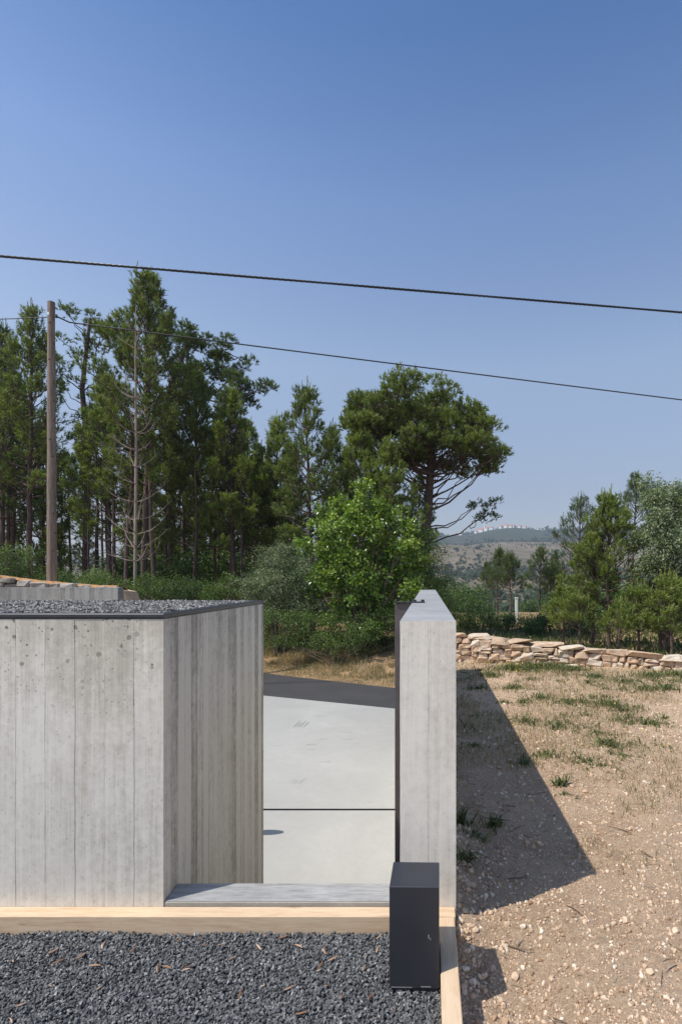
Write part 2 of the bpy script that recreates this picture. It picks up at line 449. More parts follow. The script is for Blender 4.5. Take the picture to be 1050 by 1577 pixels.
M['pine'] = tonemat('pine needles mid', [(0, (.055, .080, .026)), (.5, (.140, .180, .055)), (1, (.27, .31, .10))], .5, TR, .35, .35)
M['pine_light'] = tonemat('pine needles fresh', [(0, (.075, .105, .028)), (.5, (.185, .235, .06)), (1, (.36, .40, .12))], .5, TR, .35, .3)
M['pine_dark'] = tonemat('pine needles blue dark', [(0, (.042, .066, .026)), (.5, (.105, .145, .055)), (1, (.21, .25, .10))], .5, TR, .35, .3)
M['leaf_bright'] = tonemat('bright broad leaves', [(0, (.07, .12, .018)), (.45, (.17, .275, .04)), (1, (.46, .55, .12))], .33, .34, .6, .2)
M['leaf_grey'] = tonemat('grey green leaves', [(0, (0.081, 0.115, 0.054)), (0.5, (0.182, 0.23, 0.115)), (1, (0.351, 0.405, 0.23))], .42, .2, .5, .2)
M['leaf_mid'] = tonemat('undergrowth leaves', [(0, (0.045, 0.088, 0.021)), (0.5, (0.112, 0.184, 0.04)), (1, (0.256, 0.32, 0.096))], .45, .3, .45, .4)
M['leaf_dark'] = tonemat('dark shrub leaves', [(0, (0.03, 0.063, 0.018)), (0.5, (0.075, 0.135, 0.038)), (1, (0.165, 0.24, 0.068))], .45, .3, .4, .3)
M['grass_dry'] = tonemat('dry grass blades', [(0, (.10, .11, .045)), (.35, (.22, .20, .095)), (.7, (.40, .30, .18)), (1, (.56, .45, .30))], .8, .25)
M['grass_green'] = tonemat('green weeds', [(0, (.05, .07, .025)), (.6, (.125, .15, .05)), (1, (.24, .26, .10))], .6, .25)
M['far_tree'] = tonemat('far trees', [(0, (.02, .035, .014)), (1, (.055, .075, .03))], .9)
M['petal'] = plain('yellow petals', (.75, .55, .03), .6)

def ground_mat():
    m, nt, bs, out = newmat('meadow and hill ground'); g = G(nt)
    p = g.n('ShaderNodeNewGeometry').outputs['Position']; sp = g.sep(p)
    near = g.noise(p, 1.4, 6, .65, .5); mid = g.noise(p, .022, 6, .6, .6); fine = g.noise(p, 14, 5, .7); pat = g.noise(g.geo((1, .6, 1)), .009, 6, .65, 1.0)
    c1 = g.ramp(g.math('ADD', g.math('MULTIPLY', near, .6), g.math('MULTIPLY', fine, .4)), [(.3, (.07, .075, .03)), (.42, (.22, .15, .08)), (.56, (.38, .25, .14)), (.75, (.50, .36, .22))])
    c2 = g.ramp(g.math('ADD', g.math('MULTIPLY', mid, .6), g.math('MULTIPLY', pat, .4)), [(.34, (.06, .065, .035)), (.45, (.13, .115, .07)), (.58, (.20, .155, .105)), (.72, (.26, .20, .14))])
    col = g.mix(g.ramp(g.math('DIVIDE', sp[1], 300.0), [(.12, (0, 0, 0)), (.5, (1, 1, 1))]), c1, c2)
    # woodland floor on the far ridge
    edge = g.math('ADD', sp[1], g.math('MULTIPLY', g.math('SUBTRACT', pat, .5), 700.0))
    col = g.mix(g.ramp(g.math('DIVIDE', edge, 3000.0), [(.50, (0, 0, 0)), (.54, (1, 1, 1))]), col, g.ramp(mid, [(.3, (.025, .035, .018)), (.62, (.05, .06, .03)), (.72, (.16, .13, .09))]))
    g.l(col, bs.inputs['Base Color']); bs.inputs['Roughness'].default_value = 1.0; bs.inputs['Specular IOR Level'].default_value = .05
    g.l(g.bump(fine, .6, .04), bs.inputs['Normal']); return m
M['ground'] = ground_mat()

# ------------------------------------------------------------------ terrain
def y_near(x): return np.interp(x, [-60, -20, -4.7, -.858, 1.5, 10, 60], [37, 21.4, 15.31, 13.79, 13.0, 10.2, -8])
def y_far(x): return np.interp(x, [-60, -5.83, -1.02, 10, 60], [46, 18.98, 16.4, 13.4, -4.6])
def T(x, y):
    x = np.asarray(x, float); y = np.asarray(y, float)
    d = (y - y_far(x)) * .9
    left = 1 - ss(x, -12, 2)
    zn = -1.63 + (.25 + .6 * (1 - ss(x, -1, 3))) * ss(d, 0, 5) + 2.2 * left * ss(d, 2, 11)
    zn = zn + fbm(x * .5, y * .5, 0, 3, 5) * .07 * ss(d, .3, 3)
    prof = np.interp(y, [0, 30, 45, 90, 160, 300, 450, 700, 1000, 1400, 1500, 1700, 2000, 2300, 4500],
                     [-1.4, -1.4, -2.0, -6, -12, -14, -4, 14, 50, 96, 99, 118, 176, 160, 60])
    prof = prof + fbm(x / 330, y / 330, 0, 4, 9) * 13 * ss(y, 300, 1200)
    prof = prof + 26 * np.exp(-((x - 300) / 170) ** 2 - ((y - 2000) / 300) ** 2) + 14 * np.exp(-((x - 620) / 200) ** 2 - ((y - 2000) / 300) ** 2) - 16 * np.exp(-((x - 90) / 120) ** 2 - ((y - 2000) / 400) ** 2)
    lowl = .42 + .58 * ss(x / np.maximum(y, 1), -.10, .03)
    prof = np.where(y > 300, prof * (1 - ss(y, 450, 900) * (1 - lowl)), prof)
    bl = ss(y, 28, 110 + 0 * x)
    return zn * (1 - bl) + prof * bl

def spaced(a, b, n, k):
    t = np.linspace(-1, 1, n) if a < 0 else np.linspace(0, 1, n)
    s = np.sinh(t * k) / math.sinh(k)
    return s
xs = np.unique(np.concatenate([np.sinh(np.linspace(-1, 1, 191) * 6.2) / math.sinh(6.2) * 3500]))
ys = np.concatenate([[-400, -100, -30, -8, 0, 6], 10 * np.exp(np.linspace(0, math.log(450), 270))])
X, Y = np.meshgrid(xs, ys); Z = T(X, Y)
Z = np.where((Y < y_far(X)), -1.63, Z)
def grid_faces(ny, nx):
    i = np.arange(ny - 1)[:, None] * nx + np.arange(nx - 1)[None, :]
    return np.stack([i, i + 1, i + 1 + nx, i + nx], -1).reshape(-1, 4)
gme = mesh_np('ground', np.stack([X, Y, Z], -1).reshape(-1, 3), grid_faces(len(ys), len(xs)), 4, True)
tag(link_mesh('ground', gme, M['ground']), kind='structure')

# road strip
def strip(name, xa, ya_f, yb_f, z, mat, n=60):
    V = []; 
    for x in xa: V += [(x, ya_f(x), z), (x, yb_f(x), z)]
    Fc = [(2 * i, 2 * i + 2, 2 * i + 3, 2 * i + 1) for i in range(len(xa) - 1)]
    me = mesh_np(name, V, Fc, 4); o = link_mesh(name, me, mat); return tag(o, kind='structure')
rx = np.linspace(-55, 55, 160)
wob = lambda x: float(vnoise(x * 1.7, 0, 0, 3)) * .05
strip('road', rx, lambda x: float(y_near(x)), lambda x: float(y_far(x)) + wob(x), -1.60, M['asphalt'])
# driveway: three poured bays with a drain slot and a joint between
dx = np.linspace(-9.5, .1, 30)
mb = MB(); mb.add([(-9.5, 4.0, -1.596), (-.1, 4.0, -1.596), (-.1, 7.74, -1.596), (-9.5, 7.74, -1.596)], [(0, 1, 2, 3)])
tag(mb.obj('driveway', M['drive']), kind='structure')
V = []; 
for x in dx: V += [(x, 7.80, -1.596), (x, float(y_near(x)) + .01, -1.596)]
me = mesh_np('driveway', V, [(2 * i, 2 * i + 2, 2 * i + 3, 2 * i + 1) for i in range(len(dx) - 1)], 4)
tag(link_mesh('driveway', me, M['drive']), kind='structure')
mb = MB(); mb.box(-9.5, -.1, 7.752, 7.788, -1.62, -1.606); tag(mb.obj('drain_channel', M['black_metal'], origin=(-4, 7.77, -1.6)), 'thin black slot drain crossing the pale driveway', 'drain')

def rub_mat():
    m, nt, bs, out = newmat('rubber rub marks'); g = G(nt)
    bs.inputs['Base Color'].default_value = (.13, .12, .11, 1); bs.inputs['Roughness'].default_value = .8
    a = g.noise(g.geo(), 38, 4, .7); at = g.n('ShaderNodeAttribute'); at.attribute_name = 'tone'
    al = g.math('MULTIPLY', g.ramp(a, [(.35, (0, 0, 0)), (.65, (1, 1, 1))]), at.outputs['Fac'])
    tr = g.n('ShaderNodeBsdfTransparent'); mx = g.n('ShaderNodeMixShader'); g.l(al, mx.inputs[0]); g.l(tr.outputs[0], mx.inputs[1]); g.l(bs.outputs[0], mx.inputs[2]); g.l(mx.outputs[0], out.inputs[0]); return m
M['rub'] = rub_mat()
V = []; Fc = []; tn = []; rg = random.Random(6)
for (x, y, n_, dx_, ln, tone) in [(451, 1121, 4, 5, .55, 1.0), (487, 1104, 4, 4, .10, .5), (506, 1116, 4, 4, .08, .5), (527, 1130, 4, 4, .08, .45), (527, 1140, 4, 4, .08, .5), (544, 1147, 3, 4, .07, .45), (490, 1140, 4, 3, .10, .45), (471, 1149, 4, 4, .12, .5), (470, 1156, 4, 4, .08, .4), (489, 1175, 5, 4, .07, .5), (446, 1208, 5, 4, .22, .35), (540, 1093, 3, 5, .07, .4), (418, 1150, 4, 4, .09, .3)]:
    for k in range(n_):
        Yw = F * 3.38 / (y - 891.0); X0 = (x + dx_ * k - 659) / F * Yw + rg.uniform(-.01, .01); w_ = .021; l_ = ln * rg.uniform(.7, 1.1); sk = rg.uniform(.0, .03)
        b = len(V); V += [(X0, Yw, -1.592), (X0 + w_, Yw, -1.592), (X0 + w_ + sk, Yw + l_, -1.592), (X0 + sk, Yw + l_, -1.592)]; Fc.append((b, b + 1, b + 2, b + 3)); tn.append(tone)
tag(link_mesh('rub_marks', mesh_np('rub_marks', V, Fc, 4, False, tn), M['rub']), 'faint dark tread rub marks on the pale driveway', 'marks', kind='stuff')

# garden soil plot on the right (retained by pier wall, timbers and stone wall)
def wall_line(x): return np.interp(x, [-.6, 1.49, 5.2, 9, 40], [12.75, 12.10, 10.92, 9.7, -.5])
def D(x, y):
    x = np.asarray(x, float); y = np.asarray(y, float)
    z = -.095 + .05 * np.exp(-((x - .15) / .12) ** 2) * ss(y, 2.5, 2.85)
    z = z - .14 * np.exp(-((x - .35) / .38) ** 2) * (1 - ss(y, 2.55, 3.0))
    z = z - .035 * ss(y, 5, 10) + .02 * ss(x, 3, 6)
    z = z + fbm(x * 1.3, y * 1.3, 0, 3, 21) * .022 + fbm(x * 7, y * 7, 0, 3, 31) * .012
    return z
ys2 = np.concatenate([np.linspace(-14, 1.2, 16)[:-1], 1.2 * np.exp(np.linspace(0, math.log(12.3 / 1.2), 290))])
us = np.sinh(np.linspace(0, 1, 190) * 3.6) / math.sinh(3.6)
rows = []
for y in ys2:
    rows.append(np.stack([.142 + us * 30, np.full(len(us), y)], -1))
P = np.array(rows)
yy = np.minimum(P[..., 1], wall_line(P[..., 0]) + .12)
zz = D(P[..., 0], yy) + (fbm(P[..., 0] * 26, yy * 26, 0, 3, 41) * .006 + np.abs(fbm(P[..., 0] * 60, yy * 60, 0, 2, 43)) * .006) * (yy < 6)
dme = mesh_np('soil_plot', np.stack([P[..., 0], yy, zz], -1).reshape(-1, 3), grid_faces(len(ys2), len(us)), 4, True)
tag(link_mesh('soil_plot', dme, M['soil']), kind='structure')

# gravel terrace the camera stands on
GZ = -.095
mb = MB(); mb.add([(-16, -14, GZ - .012), (.06, -14, GZ - .012), (.06, 2.83, GZ - .012), (-16, 2.83, GZ - .012)], [(0, 1, 2, 3)])
tag(mb.obj('gravel_bed', M['gravel_base']), kind='structure')

mb = MB(); mb.box(-16, .055, -14, 1.35, -.25, -.012); tag(mb.obj('bounce_paving', M['drive'], origin=(-4, -5, -.1)), kind='structure')  # unseen pale paving, added to bounce light onto the front walls

# ------------------------------------------------------------------ concrete structures
def rip(me, n): pass
def board_box(mb, axis, fixed, a0, a1, z0, z1, bw, off, sgn, seed, amp=.0014, fin=True, nz=28):
    """one upright face cut into board strips; fixed is the coordinate of the plane, sgn its outward sign"""
    rng = random.Random(seed)
    edges = [a0]; t = off + math.ceil((a0 - off) / bw + 1e-4) * bw
    while t < a1 - .01: edges.append(t); t += bw
    edges.append(a1)
    zsl = [z0 + (z1 - z0) * i / nz for i in range(nz + 1)]
    cols = []                                    # (coordinate list per z, depth)
    for i in range(len(edges) - 1):
        d = rng.uniform(-amp, amp) if edges[i + 1] - edges[i] > .03 else 0
        w_ = .003
        jit = [rng.uniform(-.0012, .0012) for _ in zsl]
        if i > 0:                                # a thin ragged fin of mortar at the joint
            cols.append(([edges[i] - w_ + j for j in jit], d if False else prevd))
            cols.append(([edges[i] + j for j in jit], None if fin else d))
            cols.append(([edges[i] + w_ + j for j in jit], d))
        else: cols.append(([edges[i]] * len(zsl), 0))
        prevd = d
    cols.append(([edges[-1]] * len(zsl), 0))
    vs = []; nzv = len(zsl)
    for cs, d in cols:
        for k, z in enumerate(zsl):
            dd = (rng.uniform(-.0018, .0018) if d is None else d)
            f = fixed + sgn * dd
            vs.append((cs[k], f, z) if axis == 0 else (f, cs[k], z))
    fs = []
    for c in range(len(cols) - 1):
        for k in range(nzv - 1):
            a = c * nzv + k; b = a + nzv
            q = (a, b, b + 1, a + 1)
            flip = (axis == 0 and sgn > 0) or (axis == 1 and sgn < 0)
            fs.append(q[::-1] if flip else q)
    mb.add(vs, fs)

WT = 1.558   # top of the concrete block
ZB = -1.64
bl_o = empty('concrete_building', (-4.2, 3.78, ZB), 'board marked concrete block with a gravel roof and dark metal edging', 'concrete building')
mb = MB(); board_box(mb, 0, 2.9, -7.0, -1.44, ZB, WT, .161, -1.44, -1, 3)
mb.obj('front_wall', M['front'], bl_o, (-4.2, 2.9, ZB))
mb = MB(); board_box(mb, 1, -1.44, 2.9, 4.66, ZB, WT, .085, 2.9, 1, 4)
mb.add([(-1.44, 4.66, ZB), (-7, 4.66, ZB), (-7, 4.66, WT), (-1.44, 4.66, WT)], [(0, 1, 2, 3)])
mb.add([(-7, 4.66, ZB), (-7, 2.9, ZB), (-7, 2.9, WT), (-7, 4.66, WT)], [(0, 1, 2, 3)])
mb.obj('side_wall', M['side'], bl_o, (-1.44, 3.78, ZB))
mb = MB(); mb.add([(-7, 2.9, WT), (-1.44, 2.9, WT), (-1.44, 4.66, WT), (-7, 4.66, WT)], [(0, 1, 2, 3)])
mb.obj('roof', M['pour'], bl_o, (-4.2, 3.78, WT))
mb = MB()
zt = WT + .030
E = .012
for (a, b, c, d) in ((-7.02, -1.44 + .006, 2.9 - .006, 2.98), (-7.02, -1.44 + .006, 4.60, 4.666)):
    mb.box(a, b, c, d, WT + .010, zt, .003)
mb.box(-1.50, -1.44 + .006, 2.9795, 4.6005, WT + .010, zt, .003)
mb.obj('roof_edging', M['black_metal'], bl_o, (-4.2, 3.78, WT))
mb = MB()
mb.box(-7.0, -1.446, 2.906, 2.93, WT + .0005, WT + .0095)
mb.box(-1.47, -1.447, 2.9305, 4.65, WT + .0005, WT + .0095)
mb.obj('shadow_gap', M['black_metal'], bl_o, (-4.2, 3.78, WT))
# small pour joint nick
# low retaining sill between the block and the pier
sl = empty('concrete_sill', (-.8, 2.99, ZB), 'low grey concrete sill between block and pier, half shaded', 'sill')
mb = MB(); mb.box(-1.4375, -.1545, 2.902, 3.076, ZB, .014, .004); 
mb.obj('sill_body', M['sillfront'], sl, (-.8, 2.99, ZB))
mb = MB(); mb.box(-1.4365, -.155, 2.906, 3.073, .0145, .0185, .0015)
mb.obj('trowelled_top', M['pour'], sl, (-.8, 2.99, 0))

# pier wall on the right
PX = .1525; PB = 10.7; PT = 1.553
pw = empty('concrete_wall', (0, 6.8, ZB), 'long freestanding concrete wall seen end on, beside the stony ground', 'wall')
mb = MB()
board_box(mb, 0, 2.9, -PX, PX, ZB, PT - .006, .156, -.156 + .163, -1, 8, amp=.0008)
mb.add([(PX, 2.9, ZB), (PX, PB, ZB), (PX, PB, PT - .006), (PX, 2.9, PT - .006)], [(0, 1, 2, 3)])
mb.add([(-PX, 2.9, ZB), (-PX, PB, ZB), (-PX, PB, PT - .006), (-PX, 2.9, PT - .006)], [(3, 2, 1, 0)])
mb.add([(-PX, PB, ZB), (PX, PB, ZB), (PX, PB, PT - .006), (-PX, PB, PT - .006)], [(3, 2, 1, 0)])
mb.obj('wall_body', M['pillar'], pw, (0, 6.8, ZB))
mb = MB()
c_ = .006
mb.add([(-PX, 2.9, PT - c_), (PX, 2.9, PT - c_), (PX, PB, PT - c_), (-PX, PB, PT - c_), (-PX + c_, 2.9 + c_, PT), (PX - c_, 2.9 + c_, PT), (PX - c_, PB - c_, PT), (-PX + c_, PB - c_, PT)],
       [(4, 5, 6, 7), (0, 1, 5, 4), (1, 2, 6, 5), (2, 3, 7, 6), (3, 0, 4, 7)])
mb.obj('wall_top', M['pour'], pw, (0, 6.8, PT))

# gate post with its fixing bracket
gp = empty('gate_leaf', (-.25, 4.95, ZB), 'narrow dark steel gate leaf clamped against the left of the concrete wall', 'gate')
mb = MB(); mb.box(-.308, -.158, 4.95, 4.99, ZB, PT - .006, .003); mb.obj('leaf', M['gate_metal'], gp, (-.25, 4.97, ZB))
mb = MB(); mb.box(-.308, -.03, 4.93, 5.0, PT + .0, PT + .012, .002); mb.obj('bracket', M['black_metal'], gp, (-.15, 4.96, PT))
for bx in (-.125, -.05):
    mb = MB(); mb.tube([(bx, 4.965, PT + .012), (bx, 4.965, PT + .03)], [.018, .017], 8, smooth=False); mb.obj('bolt', M['black_metal'], gp, (bx, 4.965, PT + .02))

# timbers edging the gravel

mb = MB(); mb.box(-4.3, .146, 2.814, 2.8985, -.2, -.008, .004)

o = mb.obj('timber_beam', M['timber_x'], None, (-2, 2.857, -.2)); tag(o, 'pale sawn timber beam laid across the front of the concrete', 'timber beam', 'timber edging beams')
mb = MB(); mb.box(.057, .140, -3.0, 2.812, -.2, -.010, .004)
o = mb.obj('timber_beam', M['timber_y'], None, (.1, 1.2, -.2)); tag(o, 'pale timber beam running towards the viewer beside the dark box', 'timber beam', 'timber edging beams')
mb = MB(); mb.box(-7.6, -4.303, 2.814, 2.8985, -.2, -.008, .004)
o = mb.obj('timber_beam', M['timber_x'], None, (-6, 2.857, -.2)); tag(o, 'timber beam continuing the front edging to the left', 'timber beam', 'timber edging beams')

# black light box
bx_o = empty('bollard_light', (-.06, 2.515, GZ), 'short anthracite steel box on the dark gravel in front of the pier', 'bollard')
bx_o.rotation_euler = (0, 0, rad(-1.2))
def local_obj(mb, name, mat, parent):
    me = mb.mesh(name); return link_mesh(name, me, mat, parent)
mb = MB(); mb.box(-.113, .113, -.106, .106, .018, .478, .0025); local_obj(mb, 'casing', M['box_metal'], bx_o)
mb = MB(); mb.box(-.105, .105, -.098, .098, -.02, .0175); local_obj(mb, 'plinth', M['black_metal'], bx_o)
mb = MB()
for (a, b, z) in ((-.113, .0, .004), (.03, .075, .006)):
    mb.box(a, b, -.1085, -.1060, .018 + z, .022 + z * .9)
mb.v, mb.f, mb.sm = [], [], []
M['chalk'] = plain('chalky scratches', (.22, .21, .20), .8)
for q in ((-.105, -.01, .021, .024), (.03, .075, .024, .028), (.062, .068, .245, .262), (.07, .075, .238, .246)):
    mb = MB(); mb.box(q[0], q[1], -.1075, -.1060, q[2], q[3]); local_obj(mb, 'scuff', M['chalk'], bx_o)

# far left curved concrete wall
fw = MB()
path = [(-14.5, 13.1), (-12.5, 13.5), (-10.5, 13.85), (-8.15, 14.0)]
path = [(x, y) for x, y in zip(np.interp(np.linspace(0, 3, 19), range(4), [p[0] for p in path]), np.interp(np.linspace(0, 3, 19), range(4), [p[1] for p in path]))]
zt_f = 1.545
for i in range(len(path) - 1):
    (x0, y0), (x1, y1) = path[i], path[i + 1]
    fw.add([(x0, y0, -1.62), (x1, y1, -1.62), (x1, y1, zt_f), (x0, y0, zt_f), (x0, y0 + .25, zt_f), (x1, y1 + .25, zt_f)], [(0, 1, 2, 3), (3, 2, 5, 4)])
x1, y1 = path[-1]; fw.add([(x1, y1, -1.62), (x1, y1 + .25, -1.62), (x1, y1 + .25, zt_f), (x1, y1, zt_f)], [(0, 1, 2, 3)])
o = fw.obj('concrete_wall', M['farwall'], None, (-11, 13.6, -1.62)); tag(o, 'low curved concrete wall behind the gravel roof, below the left stones', 'wall')
# banked soil behind it
mb = MB(); mb.add([(-24, 14, 1.6), (-8.15, 14.26, 1.46), (-8.3, 15.2, 1.40), (-9.5, 16.8, 1.45), (-24, 19.0, 1.62), (-24, 14, -1.6), (-8.15, 14.26, -1.6), (-7.4, 15.6, -1.6), (-9.0, 17.6, -1.6), (-24, 20.6, -1.6)],
              [(0, 1, 2, 3, 4), (1, 6, 7, 2), (2, 7, 8, 3), (3, 8, 9, 4)])
tag(mb.obj('soil_bank', M['soil']), kind='structure')

# lamp added unseen behind the block to shade a small driveway oval
lp = empty('added_shadow_post', (-2.50, 6.88, -1.6), 'added low lamp on the driveway hidden behind the concrete block', 'shadow caster')
mb = MB(); mb.tube([(-2.50, 6.88, -1.6), (-2.50, 6.88, -.95)], [.03, .03], 10); mb.obj('post', M['gate_metal'], lp, (-2.50, 6.88, -1.6))
mb = MB(); nn = 20; ring = [(-2.49 + .2 * math.cos(a_ * 6.2832 / nn), 6.88 + .072 * math.sin(a_ * 6.2832 / nn)) for a_ in range(nn)]; mb.add([(x_, y_, -.95) for x_, y_ in ring] + [(x_, y_, -.92) for x_, y_ in ring], [tuple(range(nn))[::-1], tuple(range(nn, 2 * nn))] + [(q_, (q_ + 1) % nn, nn + (q_ + 1) % nn, nn + q_) for q_ in range(nn)]); mb.obj('head', M['gate_metal'], lp, (-2.50, 6.88, -.95))

# ------------------------------------------------------------------ dry stone walls
ROCK = [rock_mesh('stone', 100 + i, M['stone'], .34, .36) for i in range(18)]
ROCKG = [rock_mesh('stone', 200 + i, M['stone_grey'], .2, .34) for i in range(10)]
def stone_wall(root, xa, xb, yline, topf, botf, ls, hs, cap_l, cap_h, depth, seed, rocks, core_z=-1.6):
    rng = random.Random(seed); cnt = 0
    slope = lambda x: math.atan2(float(yline(x + .2)) - float(yline(x - .2)), .4)
    def put(x, z, L, H, dy=0, dep=None):
        nonlocal cnt
        y = float(yline(x)); s = slope(x); dep = dep or rng.uniform(.16, .26)
        me = rng.choice(rocks)
        fl = rng.choice([0, math.pi])
        loc = Vector((x, y + dep / 2 + dy, z)) - Vector(root.location)
        link_mesh('stone', me, None, root, loc, (rng.uniform(-.08, .08), rng.uniform(-.07, .07), s + fl + rng.uniform(-.07, .07)), (L * 1.04, dep, H * 1.06)); cnt += 1
    x = xa
    while x < xb:                                   # caps, deeper than the rest
        t = (x - xa) / (xb - xa); L = rng.uniform(*cap_l(t)); H = rng.uniform(*cap_h)
        xm = x + L / 2
        put(xm, float(topf(xm)) - H / 2 + rng.uniform(-.012, .015), L * math.cos(slope(xm)) * 1.02, H, rng.uniform(-.03, .03), depth * rng.uniform(.7, .95))
        x += L * math.cos(slope(xm)) * .985
    row = 0; zoff = (cap_h[0] + cap_h[1]) / 2 * .92
    while row < 8:
        H0 = rng.uniform(*hs); x = xa - rng.uniform(0, .2); any_ = False
        while x < xb:
            L = rng.uniform(*ls); xm = x + L / 2; zt_ = float(topf(min(max(xm, xa), xb))) - zoff; h = H0 * rng.uniform(.85, 1.12)
            if zt_ > float(botf(xm)):
                any_ = True
                if rng.random() < .2 and L > .2:
                    put(xm, zt_ - h * .27, L, h * .5, rng.uniform(-.02, .03)); put(xm, zt_ - h * .77, L * .95, h * .46, rng.uniform(-.02, .03))
                else: put(xm, zt_ - h / 2, L, h, rng.uniform(-.025, .035))
            x += L * .99
        zoff += H0 * .98; row += 1
        if not any_: break
    mb = MB(); n = 24
    for i in range(n):
        x0 = xa + (xb - xa) * i / n; x1 = xa + (xb - xa) * (i + 1) / n
        y0 = float(yline(x0)) + .09; y1 = float(yline(x1)) + .09; t0 = float(topf(x0)) - .07; t1 = float(topf(x1)) - .07
        b = depth - .12
        mb.add([(x0, y0, core_z), (x1, y1, core_z), (x1, y1, t1), (x0, y0, t0), (x0, y0 + b, t0), (x1, y1 + b, t1), (x0, y0 + b, core_z), (x1, y1 + b, core_z)],
               [(0, 1, 2, 3), (3, 2, 5, 4), (4, 5, 7, 6)])
    o = mb.obj('rubble_core', M['core'], root, tuple(root.location))
    return cnt
rw = empty('dry_stone_wall', (4, 11.3, -.15), 'low dry stone wall of warm rough stones behind the stony plot', 'stone wall')
top_r = lambda x: np.interp(x, [-.5, .7, 1.49, 2.5, 3.6, 5.2, 9, 20], [.56, .52, .445, .36, .27, .18, .12, .1])
n1 = stone_wall(rw, -.45, 9.0, wall_line, top_r, lambda x: -.16, (.09, .30), (.09, .15), lambda t: (.2 + .3 * t, .45 + .5 * min(1, t * 1.5)), (.08, .15), .42, 7, ROCK)
# soil washed over the caps
lw_line = lambda x: np.interp(x, [-16, -12, -9, -8.4], [14.0, 14.25, 14.4, 14.45])
top_l = lambda x: np.interp(x, [-16, -12.4, -11.5, -10.6, -9.6, -9.0, -8.6], [1.98, 1.86, 1.82, 1.70, 1.62, 1.565, 1.55])
lw = empty('dry_stone_wall', (-12, 14.3, 1.45), 'weathered grey stones topped with orange earth by the wooden pole', 'stone wall')
n2 = stone_wall(lw, -15.5, -8.75, lw_line, top_l, lambda x: 1.5, (.14, .4), (.12, .16), lambda t: (.3, .62), (.13, .19), .4, 11, ROCKG, 1.3)
mb = MB(); rr = random.Random(5); n = 60; vs = []
for i in range(n + 1):
    x = -15.5 + i * 7.0 / n; y = float(lw_line(x)); z = float(top_l(x))
    for k, (dy, dz) in enumerate(((.03, -.03), (.07, .012), (.2, .03), (.45, .0), (.7, -.12))):
        vs.append((x, y + dy + rr.uniform(-.02, .02), z + dz + rr.uniform(-.008, .012)))
mb.add(vs, [(i * 5 + k, (i + 1) * 5 + k, (i + 1) * 5 + k + 1, i * 5 + k + 1) for i in range(n) for k in range(4)])
mb.obj('earth_topping', M['orange_soil'], lw, (-12, 14.3, 1.45))
print('stones', n1, n2)

# ------------------------------------------------------------------ scatter of small stones (one mesh each)
def unit_shards(kind):
    if kind == 'cube':
        v = np.array([(x, y, z) for z in (-1, 1) for y in (-1, 1) for x in (-1, 1)], float) * .5
        f = np.array([(0, 2, 3), (0, 3, 1), (4, 5, 7), (4, 7, 6), (0, 1, 5), (0, 5, 4), (2, 6, 7), (2, 7, 3), (0, 4, 6), (0, 6, 2), (1, 3, 7), (1, 7, 5)])
    elif kind == 'rock':
        p = (1 + 5 ** .5) / 2
        v = np.array([(-1, p, 0), (1, p, 0), (-1, -p, 0), (1, -p, 0), (0, -1, p), (0, 1, p), (0, -1, -p), (0, 1, -p), (p, 0, -1), (p, 0, 1), (-p, 0, -1), (-p, 0, 1)], float) * .29
        f = np.array([(0, 11, 5), (0, 5, 1), (0, 1, 7), (0, 7, 10), (0, 10, 11), (1, 5, 9), (5, 11, 4), (11, 10, 2), (10, 7, 6), (7, 1, 8), (3, 9, 4), (3, 4, 2), (3, 2, 6), (3, 6, 8), (3, 8, 9), (4, 9, 5), (2, 4, 11), (6, 2, 10), (8, 6, 7), (9, 8, 1)])
    else:
        v = np.array([(1, 0, 0), (0, 1, 0), (-1, 0, 0), (0, -1, 0), (0, 0, 1), (0, 0, -1)], float) * .6
        f = np.array([(0, 1, 4), (1, 2, 4), (2, 3, 4), (3, 0, 4), (1, 0, 5), (2, 1, 5), (3, 2, 5), (0, 3, 5)])
    return v, f
def rotmats(n, rng, tilt=None):
    q = rng.normal(size=(n, 4)); q /= np.linalg.norm(q, axis=1)[:, None]
    if tilt is not None:
        a = rng.uniform(0, 2 * math.pi, n); tx = rng.normal(0, tilt, n); ty = rng.normal(0, tilt, n)
        q = np.stack([np.cos(a / 2), tx, ty, np.sin(a / 2)], 1); q /= np.linalg.norm(q, axis=1)[:, None]
    w_, x, y, z = q.T
    return np.stack([np.stack([1 - 2 * (y * y + z * z), 2 * (x * y - z * w_), 2 * (x * z + y * w_)], -1),
                     np.stack([2 * (x * y + z * w_), 1 - 2 * (x * x + z * z), 2 * (y * z - x * w_)], -1),
                     np.stack([2 * (x * z - y * w_), 2 * (y * z + x * w_), 1 - 2 * (x * x + y * y)], -1)], 1)
def scatter(name, pos, size, mat, seed, kind='cube', jit=.22, flat=(.45, .9), tilt=None, tone=None):
    rng = np.random.default_rng(seed); n = len(pos); v, f = unit_shards(kind)
    vv = v[None] + rng.uniform(-jit, jit, (n, len(v), 3))
    asp = np.stack([rng.uniform(.8, 1.25, n), rng.uniform(.6, 1.0, n), rng.uniform(*flat, n)], -1)
    vv = vv * asp[:, None, :] * size[:, None, None]
    vv = np.einsum('nij,nkj->nki', rotmats(n, rng, tilt), vv) + pos[:, None, :]
    ff = (f[None] + (np.arange(n) * len(v))[:, None, None]).reshape(-1, 3)
    tn = rng.uniform(0, 1, n) if tone is None else tone
    me = mesh_np(name, vv.reshape(-1, 3), ff, 3, False, np.repeat(tn, len(f)))
    return link_mesh(name, me, mat)
rng = np.random.default_rng(1)
